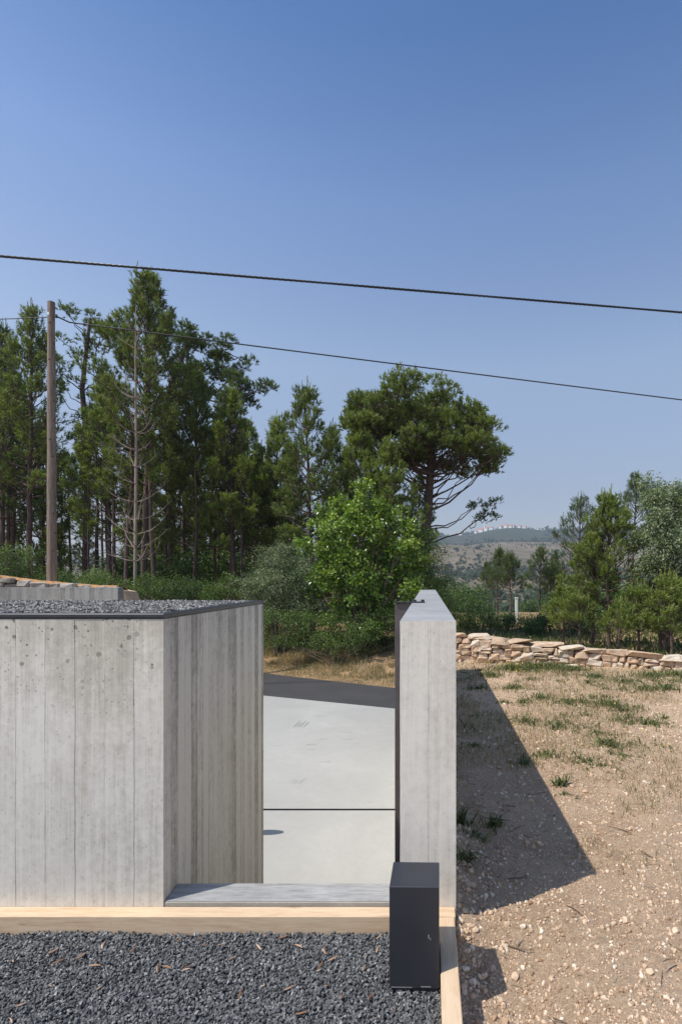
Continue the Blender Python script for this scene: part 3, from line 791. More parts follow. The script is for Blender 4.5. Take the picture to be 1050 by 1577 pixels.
# dark gravel, two layers
n = 46000
px = rng.uniform(-2.9, .056, n); py = rng.uniform(1.62, 2.812, n)
pos = np.stack([px, py, GZ + rng.uniform(-.012, .006, n) + .006 * fbm(px * 5, py * 5, 0, 2, 3)], -1)
inside = (np.abs(px + .06) < .10) & (np.abs(py - 2.515) < .09); pos = pos[~inside]
tag(scatter('dark_gravel', pos, rng.uniform(.010, .019, len(pos)), M['gravel'], 2, 'octa', jit=.22, flat=(.5, 1.0), tone=np.clip(rng.normal(.45, .22, len(pos)), 0, 1)), 'dark crushed slate gravel covering the terrace in front', 'gravel', kind='stuff')
# roof stones
n = 12500
px = rng.uniform(-4.3, -1.505, n); py = rng.uniform(2.985, 4.595, n)
pos = np.stack([px, py, WT + .008 + rng.uniform(0, .024, n)], -1)
tag(scatter('roof_gravel', pos, rng.uniform(.014, .027, n), M['roofgravel'], 3, 'octa', jit=.22), 'pale crushed stone spread over the flat roof', 'gravel', kind='stuff')
# soil pebbles: dense near, coarser far
n = 80000
t = rng.uniform(0, 1, n); py = 1.55 * (11.9 / 1.55) ** (t ** 1.4); px = .15 + rng.uniform(0, 1, n) ** 1.15 * (py * .56 + .35)
ok = py < wall_line(px) - .02; px = px[ok]; py = py[ok]
sz = np.clip(rng.lognormal(math.log(.0068), .50, len(px)), .003, .04) * (1 + .10 * (py - 2))
pos = np.stack([px, py, D(px, py) + sz * .12], -1)
big = sz > .0145
tone = np.clip(rng.normal(.46, .3, len(px)) + .12 * big, 0, 1)
tag(scatter('soil_pebbles', pos[big], sz[big], M['pebbles'], 4, 'rock', .11, (.5, .9), tone=tone[big]), 'pale stones lying loose on the dry soil', 'stones', kind='stuff')
tag(scatter('soil_crumbs', pos[~big], sz[~big], M['pebbles'], 5, 'octa', .18, (.5, .95), tone=tone[~big]), 'fine crumbs of dry soil over the plot', 'soil crumbs', kind='stuff')
# larger rubble along the timber edge and pier
n = 420
px = np.concatenate([.16 + rng.exponential(.07, 200), rng.uniform(.2, 4.5, 220)]); py = np.concatenate([rng.uniform(1.8, 4.5, 200), rng.uniform(1.9, 9.0, 220)])
sz = rng.uniform(.016, .042, n) * (1 + .05 * py); pos = np.stack([px, py, D(px, py) + sz * .15], -1)
tag(scatter('soil_rubble', pos, sz, M['pebbles'], 6, 'rock', .12, (.5, .9), tone=np.clip(rng.normal(.62, .22, n), 0, 1)), 'chunky rubble stones along the edge of the plot', 'rubble', kind='stuff')

# slivers / twigs : thin bent prisms
def slivers(name, pos, L, mat, seed, width=.05, lift=.004, tone=None):
    rng = np.random.default_rng(seed); n = len(pos)
    t = np.linspace(-.5, .5, 5); a = rng.uniform(0, math.pi, n); bend = rng.uniform(-.35, .35, n)
    cx = t[None] * L[:, None]; cy = (t[None] ** 2 * 4 - .5) * bend[:, None] * L[:, None] * .4
    wd = (width * L)[:, None] * np.array([.35, 1, 1.1, .8, .2])[None] * .5
    V = []
    for s_, hz in ((-1, 0), (1, 0), (0, 1.0)):
        x = cx; y = cy + s_ * wd; z = np.full_like(cx, 0) + hz * wd * 1.1 + rng.uniform(-.1, .3, (n, 1)) * cx * .3
        X_ = x * np.cos(a)[:, None] - y * np.sin(a)[:, None]; Y_ = x * np.sin(a)[:, None] + y * np.cos(a)[:, None]
        V.append(np.stack([X_ + pos[:, 0:1], Y_ + pos[:, 1:2], z + pos[:, 2:3] + lift], -1))
    V = np.stack(V, 2)                                  # n,5,3,3
    f = []
    for i in range(4):
        for k in range(3):
            k2 = (k + 1) % 3; f.append((i * 3 + k, i * 3 + k2, (i + 1) * 3 + k2, (i + 1) * 3 + k))
    f = np.array(f); ff = (f[None] + (np.arange(n) * 15)[:, None, None]).reshape(-1, 4)
    tn = rng.uniform(0, 1, n) if tone is None else tone
    return link_mesh(name, mesh_np(name, V.reshape(-1, 3), ff, 4, False, np.repeat(tn, 12)), mat)
n = 95; pos = np.stack([rng.uniform(-2.6, .04, n), rng.uniform(1.7, 2.79, n), np.full(n, GZ + .008)], -1)
tag(slivers('bark_slivers', pos, rng.uniform(.02, .062, n), M['sliver'], 8, .16), 'pale curled bark slivers scattered on the dark gravel', 'bark slivers', kind='stuff')
n = 260; px = rng.uniform(.17, 3.2, n) ; py = 1.6 + rng.uniform(0, 1, n) ** 1.6 * 5
M['twig'] = tonemat('dry twigs', [(0, (.07, .045, .03)), (.6, (.22, .16, .11)), (1, (.45, .38, .28))], .9)
pos = np.stack([px, py, D(px, py) + .006], -1)
tag(slivers('dry_twigs', pos, rng.uniform(.03, .16, n), M['twig'], 9, .045), 'dry twigs and pine needles strewn on the soil', 'twigs', kind='stuff')

# ------------------------------------------------------------------ grass and weeds
def blades(name, pos, h, mat, seed, wd=.012, lean=.5, tone=None, link=True, joints=2):
    rng = np.random.default_rng(seed); n = len(pos)
    a = rng.uniform(0, 2 * math.pi, n); ln = rng.uniform(.1, 1, n) * lean; wa = a + math.pi / 2 + rng.normal(0, .5, n)
    dirv = np.stack([np.cos(a), np.sin(a)], -1); wv = np.stack([np.cos(wa), np.sin(wa)], -1) * (wd * (.5 + rng.uniform(0, 1, n)))[:, None]
    P0 = pos; mid = pos + np.concatenate([dirv * (ln * h * .3)[:, None], (h * .6)[:, None]], -1)
    tip = pos + np.concatenate([dirv * (ln * h)[:, None], (h * (1 - .35 * ln))[:, None]], -1)
    W = np.concatenate([wv, np.zeros((n, 1))], -1)
    V = np.stack([P0 - W * .6, P0 + W * .6, mid + W * .5, mid - W * .5, tip], 1)
    f = np.array([(0, 1, 2), (0, 2, 3), (3, 2, 4)])
    ff = (f[None] + (np.arange(n) * 5)[:, None, None]).reshape(-1, 3)
    tn = rng.uniform(0, 1, n) if tone is None else tone
    me = mesh_np(name, V.reshape(-1, 3), ff, 3, False, np.repeat(tn, 3))
    return link_mesh(name, me, mat) if link else me
# verge across the road
n = 34000
px = rng.uniform(-8, .6, n); py = y_far(px) + rng.uniform(0, 1, n) ** .9 * 5.0
dens = fbm(px * .8, py * .8, 0, 3, 55); ok = dens > -.55; px, py, dens = px[ok], py[ok], dens[ok]
pos = np.stack([px, py, T(px, py) - .01], -1)
d_ = py - y_far(px)
tn = np.clip(.75 - .13 * d_ + .35 * fbm(px * 1.3, py * 1.3, 0, 2, 66) + rng.normal(0, .18, len(px)), 0, 1)
tag(blades('verge_grass', pos, rng.uniform(.08, .34, len(px)) * (.22 + .3 * np.clip(d_, 0, 3)), M['grass_dry'], 10, .011, .7, tn), 'dry and green grass on the verge across the road', 'grass', kind='stuff')
# ground beyond the stone wall
n = 16000
py = rng.uniform(15, 48, n); px = rng.uniform(-.05, .62, n) * py
pos = np.stack([px, py, T(px, py) - .01], -1)
tag(blades('meadow_grass', pos, rng.uniform(.12, .4, n), M['grass_green'], 12, .045, .7, np.clip(.55 + .4 * fbm(px * .3, py * .3, 0, 3, 8) + rng.normal(0, .2, n), 0, 1)), 'rough green ground cover beyond the stone wall', 'ground cover', kind='stuff')
# dry stubble on the soil plot
n = 34000
py = 3.3 + rng.uniform(0, 1, n) ** .75 * 9; px = .2 + rng.uniform(0, 1, n) * (py * .55)
dens = fbm(px * .9, py * .9, 0, 3, 77) + (py - 6.6) * .16 + rng.normal(0, .15, n)
ok = (dens > .05) & (py < wall_line(px) - .05); px, py = px[ok], py[ok]
pos = np.stack([px, py, D(px, py) - .005], -1)
tag(blades('dry_stubble', pos, rng.uniform(.03, .11, len(px)), M['grass_dry'], 13, .004, 1.4, np.clip(rng.normal(.62, .22, len(px)), 0, 1)), 'thin dry grass over the back of the soil plot', 'grass', kind='stuff')
# weed tufts
P_ = []; H_ = []
rg = random.Random(31)
def weed(cx, cy, r, nb, h):
    for _ in range(nb):
        a = rg.uniform(0, 6.283); q = abs(rg.gauss(0, r * .8))
        x = cx + q * math.cos(a); y = cy + q * math.sin(a) * .8
        if x < .17 or y > float(wall_line(x)) - .05: continue
        P_.append((x, y, 0)); H_.append(h * rg.uniform(.25, 1.15))
def sx(x, y, k=1.88):                          # point on the plot seen at photo pixel (x,y): only used to note down positions
    Yw = F * k / (y - 891.0); return (x - 659) / F * Yw, Yw
for (x, y, r, nb, h) in [(845, 1168, .16, 45, .09), (862, 1210, .05, 22, .12), (900, 1178, .16, 40, .06), (940, 1150, .18, 60, .13), (955, 1165, .2, 40, .06), (925, 1185, .15, 26, .05), (805, 1180, .09, 26, .09),
                         (760, 1275, .07, 25, .12), (712, 1275, .06, 26, .16), (735, 1290, .1, 20, .06), (715, 1335, .04, 26, .13), (870, 1225, .08, 16, .05), (810, 1110, .25, 70, .09), (860, 1118, .25, 70, .10), (940, 1088, .3, 110, .13), (960, 1095, .3, 60, .1),
                         (990, 1060, .3, 60, .1), (1025, 1060, .4, 110, .15), (1000, 1115, .25, 70, .09), (830, 1075, .3, 80, .1), (790, 1060, .3, 80, .12), (880, 1082, .25, 60, .08), (755, 1040, .3, 90, .14), (790, 1030, .4, 180, .2), (820, 1028, .35, 170, .2),
                         (850, 1027, .4, 180, .18), (880, 1030, .35, 130, .15), (915, 1042, .3, 80, .12), (960, 1050, .35, 90, .13), (1040, 1040, .5, 160, .17), (1000, 1040, .4, 110, .14), (740, 1060, .25, 40, .1), (925, 1130, .2, 40, .07), (1010, 1150, .2, 24, .05), (730, 1150, .2, 30, .07)]:
    cx, cy = sx(x, y); weed(cx, cy, r, nb * 2, h)
for _ in range(70):
    cy = rg.uniform(6.5, 11.3); cx = rg.uniform(.4, cy * .5); weed(cx, cy, rg.uniform(.08, .3), rg.randint(14, 50), rg.uniform(.05, .12))
P_ = np.array(P_); P_[:, 2] = D(P_[:, 0], P_[:, 1]) - .004
tag(blades('green_weeds', P_, np.array(H_), M['grass_green'], 14, .011, 2.2), 'small green weeds growing through the dry soil', 'weeds', kind='stuff')
n = 110
px = np.concatenate([rng.normal(1.75, .35, 70), rng.uniform(.8, 5, 40)]); py = np.concatenate([rng.normal(11.0, .55, 70), rng.uniform(5, 11, 40)])
ok = (py < wall_line(px) - .1) & (px > .2); px, py = px[ok], py[ok]
pos = np.stack([px, py, D(px, py) + rng.uniform(.05, .18, len(px))], -1)
tag(scatter('yellow_flowers', pos, rng.uniform(.015, .028, len(px)), M['petal'], 15, 'octa', .1, (.3, .5)), 'tiny yellow flowers among the weeds by the stone wall', 'flowers', kind='stuff')

# ------------------------------------------------------------------ foliage generators
def frame(d):
    d = d / (np.linalg.norm(d, axis=-1, keepdims=True) + 1e-9)
    up = np.where(np.abs(d[..., 2:3]) > .9, np.array([1., 0, 0]), np.array([0, 0, 1.]))
    a = np.cross(d, up); a /= np.linalg.norm(a, axis=-1, keepdims=True) + 1e-9
    return d, a, np.cross(d, a)

def needles(shoots, per, nlen, wd, rng, name):
    """shoots: (n,7) base xyz, direction xyz(len=shoot length), tone -> triangles"""
    S = np.asarray(shoots, float); n = len(S)
    b = np.repeat(S[:, :3], per, 0); dv = np.repeat(S[:, 3:6], per, 0); tn = np.repeat(S[:, 6], per)
    L = np.linalg.norm(dv, axis=1); d, a, c = frame(dv)
    m = n * per; t = rng.uniform(0, 1, m); ph = rng.uniform(0, 2 * math.pi, m)
    tight = np.repeat(S[:, 7], per) if S.shape[1] > 7 else np.zeros(m)
    spread = rng.uniform(.35, 1.0, m) * (1 - .72 * tight)
    root = b + dv * t[:, None]
    rad_ = a * np.cos(ph)[:, None] + c * np.sin(ph)[:, None]
    dirn = d * np.cos(spread)[:, None] + rad_ * np.sin(spread)[:, None]
    ln = nlen * rng.uniform(.7, 1.15, m) * (1 - .42 * tight)
    tip = root + dirn * ln[:, None]; tip[:, 2] -= ln * .12 * (1 - tight)
    sd_ = np.cross(dirn, rng.normal(size=(m, 3))); sd_ /= np.linalg.norm(sd_, axis=1)[:, None] + 1e-9
    V = np.stack([root - sd_ * wd * .5, root + sd_ * wd * .5, tip], 1).reshape(-1, 3)
    return mesh_np(name, V, np.arange(m * 3).reshape(-1, 3), 3, False, np.clip(tn + rng.normal(0, .13, m) + .1 * (t - .5), 0, 1))

def limb(mb, p0, d0, L, r0, rng, n=5, rise=.25, wob=.08, sides=5, r1=.25):
    """bending limb; returns its points"""
    p = Vector(p0); d = Vector(d0).normalized(); pts = [p.copy()]; rs = [r0]
    for i in range(n):
        d = (d + Vector((rng.normal(0, wob), rng.normal(0, wob), rng.normal(0, wob) + rise / n))).normalized()
        p = p + d * (L / n); pts.append(p.copy()); rs.append(r0 * (1 - (1 - r1) * (i + 1) / n))
    mb.tube(pts, rs, sides, cap=False); return pts

def young_pine(seed, H, R, base=.3, dens=1.0, step=.42, candles=1.0, nlen=.20, wd=.036, per=14, top_r=.1, dead=.5, trunk_r=None):
    """whorled pine. returns trunk mesh and needle mesh in local coordinates"""
    rng = np.random.default_rng(seed); mb = MB(); S = []
    tr = trunk_r or (.035 + H * .0075)
    k = int(H / .7) + 3; bx, by = 0., 0.; pts = []; rs = []; lx, ly = rng.normal(0, .012, 2)
    for i in range(k + 1):
        t = i / k; bx += rng.normal(0, .018) + lx; by += rng.normal(0, .018) + ly
        pts.append((bx, by, t * H)); rs.append(tr * ((1 - t) ** .85) + .012)
    pts[0] = (0, 0, -.3); mb.tube(pts, rs, 7, cap=False)
    at = lambda z: Vector([np.interp(z, [p[2] for p in pts], [p[q] for p in pts]) for q in range(3)])
    z = H * base * .35
    while z < H - .25:
        t = z / H; live = t > base
        u = (t - base) / (1 - base) if live else 0
        prof = (.55 + .45 * math.sin(min(1, u * 2.2) * math.pi / 2)) * (1 - max(0, u)) ** .95 + top_r if live else .55
        nb = rng.integers(4, 7) if live else (rng.integers(1, 4) if rng.random() < dead else 0)
        a0 = rng.uniform(0, 6.28)
        for j in range(nb):
            a = a0 + j * 6.283 / max(1, nb) + rng.normal(0, .25)
            L = R * prof * rng.uniform(.6, 1.15)
            if L < .12: continue
            el = .12 + .95 * u + rng.normal(0, .12)
            d0 = (math.cos(a) * math.cos(el), math.sin(a) * math.cos(el), math.sin(el))
            P = limb(mb, at(z + rng.uniform(-.08, .08)), d0, L, .011 + .012 * L + .004 * (1 - t), rng, 4, .35 if live else .3, .09, 4)
            if not live:
                continue
            ns = max(3, int(L * 9.5 * dens))
            for q in range(ns):
                f = rng.uniform(.28, 1.0) ** .8
                i0 = min(3, int(f * 4)); p = P[i0].lerp(P[i0 + 1], f * 4 - i0)
                dd = (P[i0 + 1] - P[i0]).normalized()
                side = Vector(rng.normal(size=3)); side = (side - dd * side.dot(dd)).normalized()
                tl = rng.uniform(.12, .40) * (1.25 - f) + .06
                e = p + (side * .8 + dd * .7 + Vector((0, 0, .25))) * tl
                mb.tube([p, e], [.007, .004], 3, cap=False)
                dv = (dd * .7 + side * .45 + Vector((0, 0, .55 + .3 * u))).normalized() * rng.uniform(.16, .30)
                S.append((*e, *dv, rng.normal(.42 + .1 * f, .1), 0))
            for q in range(3):
                dv = ((P[4] - P[3]).normalized() * .6 + Vector((0, 0, .7)) + Vector(rng.normal(0, .2, 3))).normalized() * rng.uniform(.22, .36)
                S.append((*(P[4]), *dv, rng.normal(.58, .1), 0))
            if candles and rng.random() < .75 * candles:
                cl = rng.uniform(.28, .62) * (.55 + .8 * u)
                for s_ in range(3):
                    S.append((P[4].x, P[4].y, P[4].z + s_ * cl / 3, rng.normal(0, .02), rng.normal(0, .02), cl / 3, rng.normal(.92, .08), 1))
        z += step * (1.0 + .35 * (1 - t)) * rng.uniform(.8, 1.2) * (.8 if live else 1.5)
    tp = at(H)
    for s_ in range(8): S.append((tp.x, tp.y, H - .75 + s_ * .14, rng.normal(0, .03), rng.normal(0, .03), .16, rng.normal(.85, .08), min(1, s_ / 3)))
    for s_ in range(6):
        a = rng.uniform(0, 6.28); q_ = rng.uniform(.1, .22); S += [(tp.x + q_ * math.cos(a), tp.y + q_ * math.sin(a), H - .75 + w_ * .12, .04 * math.cos(a), .04 * math.sin(a), .14, rng.normal(.88, .08), 1) for w_ in range(int(rng.integers(2, 5)))]
    return mb.mesh('trunk'), needles(S, per, nlen, wd, rng, 'crown')

def clump_pine(seed, trunk, clumps, tr, spc=46, nlen=.20, wd=.044, per=12, extra=None, flat=.85):
    """old pine: trunk polyline, clumps = [(x,y,z,r)], each joined to the trunk by a limb"""
    rng = np.random.default_rng(seed); mb = MB(); S = []
    n = len(trunk); rs = [tr * (1 - .68 * (i / (n - 1))) for i in range(n)]
    mb.tube(trunk, rs, 9, cap=False)
    zs = [p[2] for p in trunk]
    at = lambda z: Vector([np.interp(z, zs, [p[q] for p in trunk]) for q in range(3)])
    nodes = []
    for (x, y, z, r) in clumps:
        c = Vector((x, y, z)); h = math.hypot(x - at(z).x, y - at(z).y)
        z0 = min(zs[-1] - .1, max(zs[-1] * .45, z - h * rng.uniform(.3, .75) - .3))
        p0 = at(z0)
        if nodes and rng.random() < .55:         # fork off an earlier limb when that is nearer
            q = min(nodes, key=lambda k_: (k_ - c).length + (3 if k_.z > z else 0))
            if (q - c).length < (p0 - c).length: p0 = q
        pts = []; m = 6
        for i in range(m + 1):
            t = i / m; p = p0.lerp(c, t); p.z -= math.sin(t * math.pi) * .10 * (c - p0).length * (1 if h > 1 else .2)
            if 0 < i < m: p += Vector(rng.normal(0, .07, 3))
            pts.append(p)
        L = (c - p0).length; r0 = min(tr * .4, .014 + L * .009)
        mb.tube(pts, [r0 * (1 - .75 * i / m) + .006 for i in range(m + 1)], 5, cap=False)
        nodes += [pts[3], pts[4]]
        k = max(22, int(spc * 2.0 * (r / .7) ** 2))
        for q in range(k):
            v = Vector(rng.normal(size=3)); v.normalize()
            if v.z < -.25: v.z = -v.z * .6
            rr_ = r * rng.uniform(.45, 1.0)
            e = c + Vector((v.x * rr_, v.y * rr_, v.z * rr_ * flat))
            if q % 4 == 0: mb.tube([pts[-1].lerp(pts[-2], .5), e], [.010, .004], 3, cap=False)
            dv = (v * .8 + Vector((0, 0, .55))).normalized() * rng.uniform(.12, .24)
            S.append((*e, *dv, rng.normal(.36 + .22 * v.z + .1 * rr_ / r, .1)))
    return mb.mesh('trunk'), needles(S, per, nlen, wd, rng, 'crown')

def leaf_mesh(centers, dirs, size, tone, rng, name, fold=.25, aspect=.55):
    """each leaf: two triangles folded on the midrib"""
    n = len(centers); d, a, c = frame(dirs)
    ph = rng.uniform(0, 2 * math.pi, n); s = a * np.cos(ph)[:, None] + c * np.sin(ph)[:, None]; nn = np.cross(d, s)
    L = size[:, None]
    p0 = centers; p2 = centers + d * L; m_ = centers + d * L * .45
    pa = m_ + s * L * aspect * .5 + nn * L * fold * .3; pb = m_ - s * L * aspect * .5 + nn * L * fold * .3
    V = np.stack([p0, pa, p2, pb], 1).reshape(-1, 3)
    f = np.array([(0, 1, 2), (0, 2, 3)]); ff = (f[None] + (np.arange(n) * 4)[:, None, None]).reshape(-1, 3)
    return mesh_np(name, V, ff, 3, False, np.repeat(np.clip(tone, 0, 1), 2))

def leafy(seed, blobs, stems, per_m2=230, size=(.06, .10), r_stem=.05, droop=.5, aspect=.55, clump=.22, sub=26, hol=.35):
    """broadleaf shrub or tree. blobs=[(x,y,z,rx,ry,rz)], leaves sit in small sprays near blob surfaces"""
    rng = np.random.default_rng(seed); mb = MB(); C = []; Dv = []; Tn = []; Sz = []
    base = [Vector((rng.normal(0, .12), rng.normal(0, .12), -.2)) for _ in range(stems)]
    for bi, (x, y, z, rx, ry, rz) in enumerate(blobs):
        c = Vector((x, y, z)); b = base[bi % stems]
        pts = []
        for i in range(6):
            t = i / 5; p = b.lerp(c, t); p.x += math.sin(t * 3.1) * rng.normal(0, .12); p.y += math.sin(t * 3.1) * rng.normal(0, .12); p.z += math.sin(t * math.pi) * .15 * c.z * .5; pts.append(p)
        mb.tube(pts, [r_stem * (1 - .7 * i / 5) for i in range(6)], 5, cap=False)
        area = 4 * math.pi * ((rx * ry + rx * rz + ry * rz) / 3); ns = max(4, int(area * per_m2 / sub))
        for q in range(ns):
            v = rng.normal(size=3); v /= np.linalg.norm(v)
            rr_ = rng.uniform(1 - hol - .15, 1.08) * (1 + .12 * rng.normal())
            e = np.array([x + v[0] * rx * rr_, y + v[1] * ry * rr_, z + v[2] * rz * rr_])
            if e[2] < .03: continue
            if q % 5 == 0:
                mb.tube([c.lerp(Vector(e), .25), Vector(e)], [r_stem * .22, .004], 3, cap=False)
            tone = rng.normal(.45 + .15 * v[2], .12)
            m = int(sub * rng.uniform(.5, 1.4))
            C.append(e + rng.normal(0, clump * .5, (m, 3)) * [1, 1, .8]); dd = rng.normal(0, .6, (m, 3)) + v * .7; dd[:, 2] -= droop * .6
            Dv.append(dd); Tn.append(rng.normal(tone, .17, m)); Sz.append(rng.uniform(size[0], size[1], m))
    C = np.concatenate(C); ok = C[:, 2] > .01
    return mb.mesh('stems'), leaf_mesh(C[ok], np.concatenate(Dv)[ok], np.concatenate(Sz)[ok], np.concatenate(Tn)[ok], rng, 'foliage', aspect=aspect)

def wx(x, Y): return (x - 659) / F * Y
def plant(name, meshes, mats, loc, label, cat, group=None, rz=0.0, s=(1, 1, 1), parts=('trunk', 'crown')):
    r = empty(name, loc, label, cat, group, rz); r.scale = s
    for me, mt, pn in zip(meshes, mats, parts):
        if not me.materials: me.materials.append(mt)
        o = bpy.data.objects.new(pn, me); COL.objects.link(o); o.parent = r
        if me.materials[0] != mt:
            o.material_slots[0].link = 'OBJECT'; o.material_slots[0].material = mt
    return r
def gz(x, Y): return float(T(wx(x, Y), Y))
def top_h(x, y, Y): return EYE + (891 - y) / F * Y - gz(x, Y)

FOREST = 'pines of the wood across the road'
RIGHTG = 'young pines beyond the stone wall'

# --- specific left trees
def yp(name, x, ytop, Y, R, seed, mat, label, group=FOREST, **kw):
    H = top_h(x, ytop, Y) - min(.95, .07 * top_h(x, ytop, Y)); me = young_pine(seed, H, R, **kw)
    return plant(name, me, (M['bark'], mat), (wx(x, Y), Y, gz(x, Y)), label, 'pine tree', group), me
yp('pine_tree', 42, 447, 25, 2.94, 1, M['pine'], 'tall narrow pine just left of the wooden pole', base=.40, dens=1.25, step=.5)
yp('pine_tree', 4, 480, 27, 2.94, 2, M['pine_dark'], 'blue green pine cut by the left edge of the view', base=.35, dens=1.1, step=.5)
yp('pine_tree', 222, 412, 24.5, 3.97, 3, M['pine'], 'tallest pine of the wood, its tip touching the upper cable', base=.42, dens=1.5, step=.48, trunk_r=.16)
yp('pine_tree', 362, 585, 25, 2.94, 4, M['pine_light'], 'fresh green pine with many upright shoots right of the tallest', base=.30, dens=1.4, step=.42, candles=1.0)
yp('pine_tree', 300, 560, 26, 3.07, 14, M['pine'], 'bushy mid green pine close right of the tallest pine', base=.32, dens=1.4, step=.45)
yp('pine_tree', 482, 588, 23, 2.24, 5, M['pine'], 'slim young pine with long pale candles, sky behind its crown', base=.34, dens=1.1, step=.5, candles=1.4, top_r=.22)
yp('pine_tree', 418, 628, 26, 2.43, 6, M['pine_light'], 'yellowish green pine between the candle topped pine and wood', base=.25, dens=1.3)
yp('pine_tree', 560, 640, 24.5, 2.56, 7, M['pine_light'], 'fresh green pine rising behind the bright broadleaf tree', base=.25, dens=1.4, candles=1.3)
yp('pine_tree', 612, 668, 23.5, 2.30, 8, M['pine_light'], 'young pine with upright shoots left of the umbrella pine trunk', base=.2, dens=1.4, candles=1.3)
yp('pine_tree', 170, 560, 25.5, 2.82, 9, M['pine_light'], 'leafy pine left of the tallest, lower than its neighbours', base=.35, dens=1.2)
# clumpy old pines behind
def cp(x, Y, trunk_px, clumps_px, seed, tr, mat, label, jy=1.3, **kw):
    """pixel notes -> metres at distance Y"""
    z0 = gz(x, Y); q = lambda px, py: ((px - x) / F * Y, 0.0, EYE + (891 - py) / F * Y - z0)
    rng = random.Random(seed)
    tk = [(0, 0, -.3)] + [(q(a, b)[0], rng.uniform(-.1, .1), q(a, b)[2]) for a, b in trunk_px]
    cl = []
    for (a, b, r) in clumps_px:
        p = q(a, b); cl.append((p[0], rng.uniform(-jy, jy), p[2], r / F * Y))
    me = clump_pine(seed, tk, cl, tr, **kw)
    return plant('pine_tree', me, (M['bark'], mat), (wx(x, Y), Y, z0), label, 'pine tree', FOREST)
rr = random.Random(77)
def cloud(region, n, r, seed):
    """clump places inside a hand-noted outline (list of px polygons rows: y, x0, x1)"""
    rg_ = random.Random(seed); out = []
    ys_ = [a for a, _, _ in region]
    for _ in range(n):
        y = rg_.uniform(ys_[0], ys_[-1]); x0 = np.interp(y, ys_, [a for _, a, _ in region]); x1 = np.interp(y, ys_, [a for _, _, a in region])
        out.append((rg_.uniform(x0, x1), y, r * rg_.uniform(.75, 1.25)))
    return out
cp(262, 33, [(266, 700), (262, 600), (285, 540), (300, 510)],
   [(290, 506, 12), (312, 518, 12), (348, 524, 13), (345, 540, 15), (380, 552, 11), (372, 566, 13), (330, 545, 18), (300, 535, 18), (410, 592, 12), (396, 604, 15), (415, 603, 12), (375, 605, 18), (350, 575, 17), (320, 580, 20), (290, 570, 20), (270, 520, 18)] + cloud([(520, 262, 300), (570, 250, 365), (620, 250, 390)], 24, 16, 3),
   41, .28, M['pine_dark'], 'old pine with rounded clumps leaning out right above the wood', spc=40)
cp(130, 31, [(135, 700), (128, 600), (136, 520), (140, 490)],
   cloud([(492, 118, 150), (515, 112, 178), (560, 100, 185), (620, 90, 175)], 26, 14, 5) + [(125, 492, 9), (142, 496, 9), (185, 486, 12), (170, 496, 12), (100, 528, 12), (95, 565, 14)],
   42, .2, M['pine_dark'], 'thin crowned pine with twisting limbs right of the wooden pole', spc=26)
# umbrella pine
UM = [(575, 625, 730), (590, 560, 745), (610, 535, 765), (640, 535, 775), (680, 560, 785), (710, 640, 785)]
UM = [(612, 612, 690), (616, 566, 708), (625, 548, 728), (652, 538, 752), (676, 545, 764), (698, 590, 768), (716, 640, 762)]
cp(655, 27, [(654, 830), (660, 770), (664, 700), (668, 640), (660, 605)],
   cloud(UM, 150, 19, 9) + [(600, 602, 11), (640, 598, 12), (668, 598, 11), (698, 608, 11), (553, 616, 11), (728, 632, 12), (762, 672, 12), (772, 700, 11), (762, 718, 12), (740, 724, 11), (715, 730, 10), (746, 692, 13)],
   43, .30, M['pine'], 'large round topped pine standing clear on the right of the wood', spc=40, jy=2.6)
# its low bough
cp(657, 27.6, [(657, 815), (662, 790)], [(735, 778, 12), (752, 785, 12), (745, 795, 10), (762, 776, 9), (725, 786, 9), (738, 803, 8), (760, 800, 8)], 44, .12, M['pine_dark'],
   'low dark bough reaching right from beside the umbrella pine', spc=34, jy=.5, nlen=.12)

# dead grey pine
def dead_pine():
    rng = np.random.default_rng(12); mb = MB(); Y = 22.0; x = 208; z0 = gz(x, Y); H = EYE + (891 - 470) / F * Y - z0
    pts = [(0, 0, -.3), (.02, 0, H * .3), (.05, 0, H * .6), (.02, 0, H * .85), (.04, 0, H)]
    mb.tube(pts, [.085, .075, .055, .035, .012], 7, cap=False); z = H * .28; 
    while z < H * .96:
        t = z / H; a0 = rng.uniform(0, 6.28)
        for j in range(rng.integers(3, 6)):
            a = a0 + j * 1.4 + rng.normal(0, .2); L = (2.1 * (1 - t) + .6) * rng.uniform(.6, 1.1)
            p = limb(mb, (np.interp(z, [q[2] for q in pts], [q[0] for q in pts]), 0, z), (math.cos(a), math.sin(a), .05), L, .024, rng, 6, 1.1, .08, 4)
            for q in range(3):
                i0 = int(rng.integers(2, 6)); limb(mb, p[i0], tuple((p[i0] - p[i0 - 1]).normalized() + Vector(rng.normal(0, .5, 3))), L * .35, .007, rng, 3, .5, .1, 3)
        z += rng.uniform(.55, .8)
    r = empty('dead_pine', (wx(x, Y), Y, z0), 'bare grey dead pine with upcurved leafless branches before the tallest pine', 'dead tree')
    link_mesh('trunk', mb.mesh('trunk'), M['bark_grey'], r)
dead_pine()

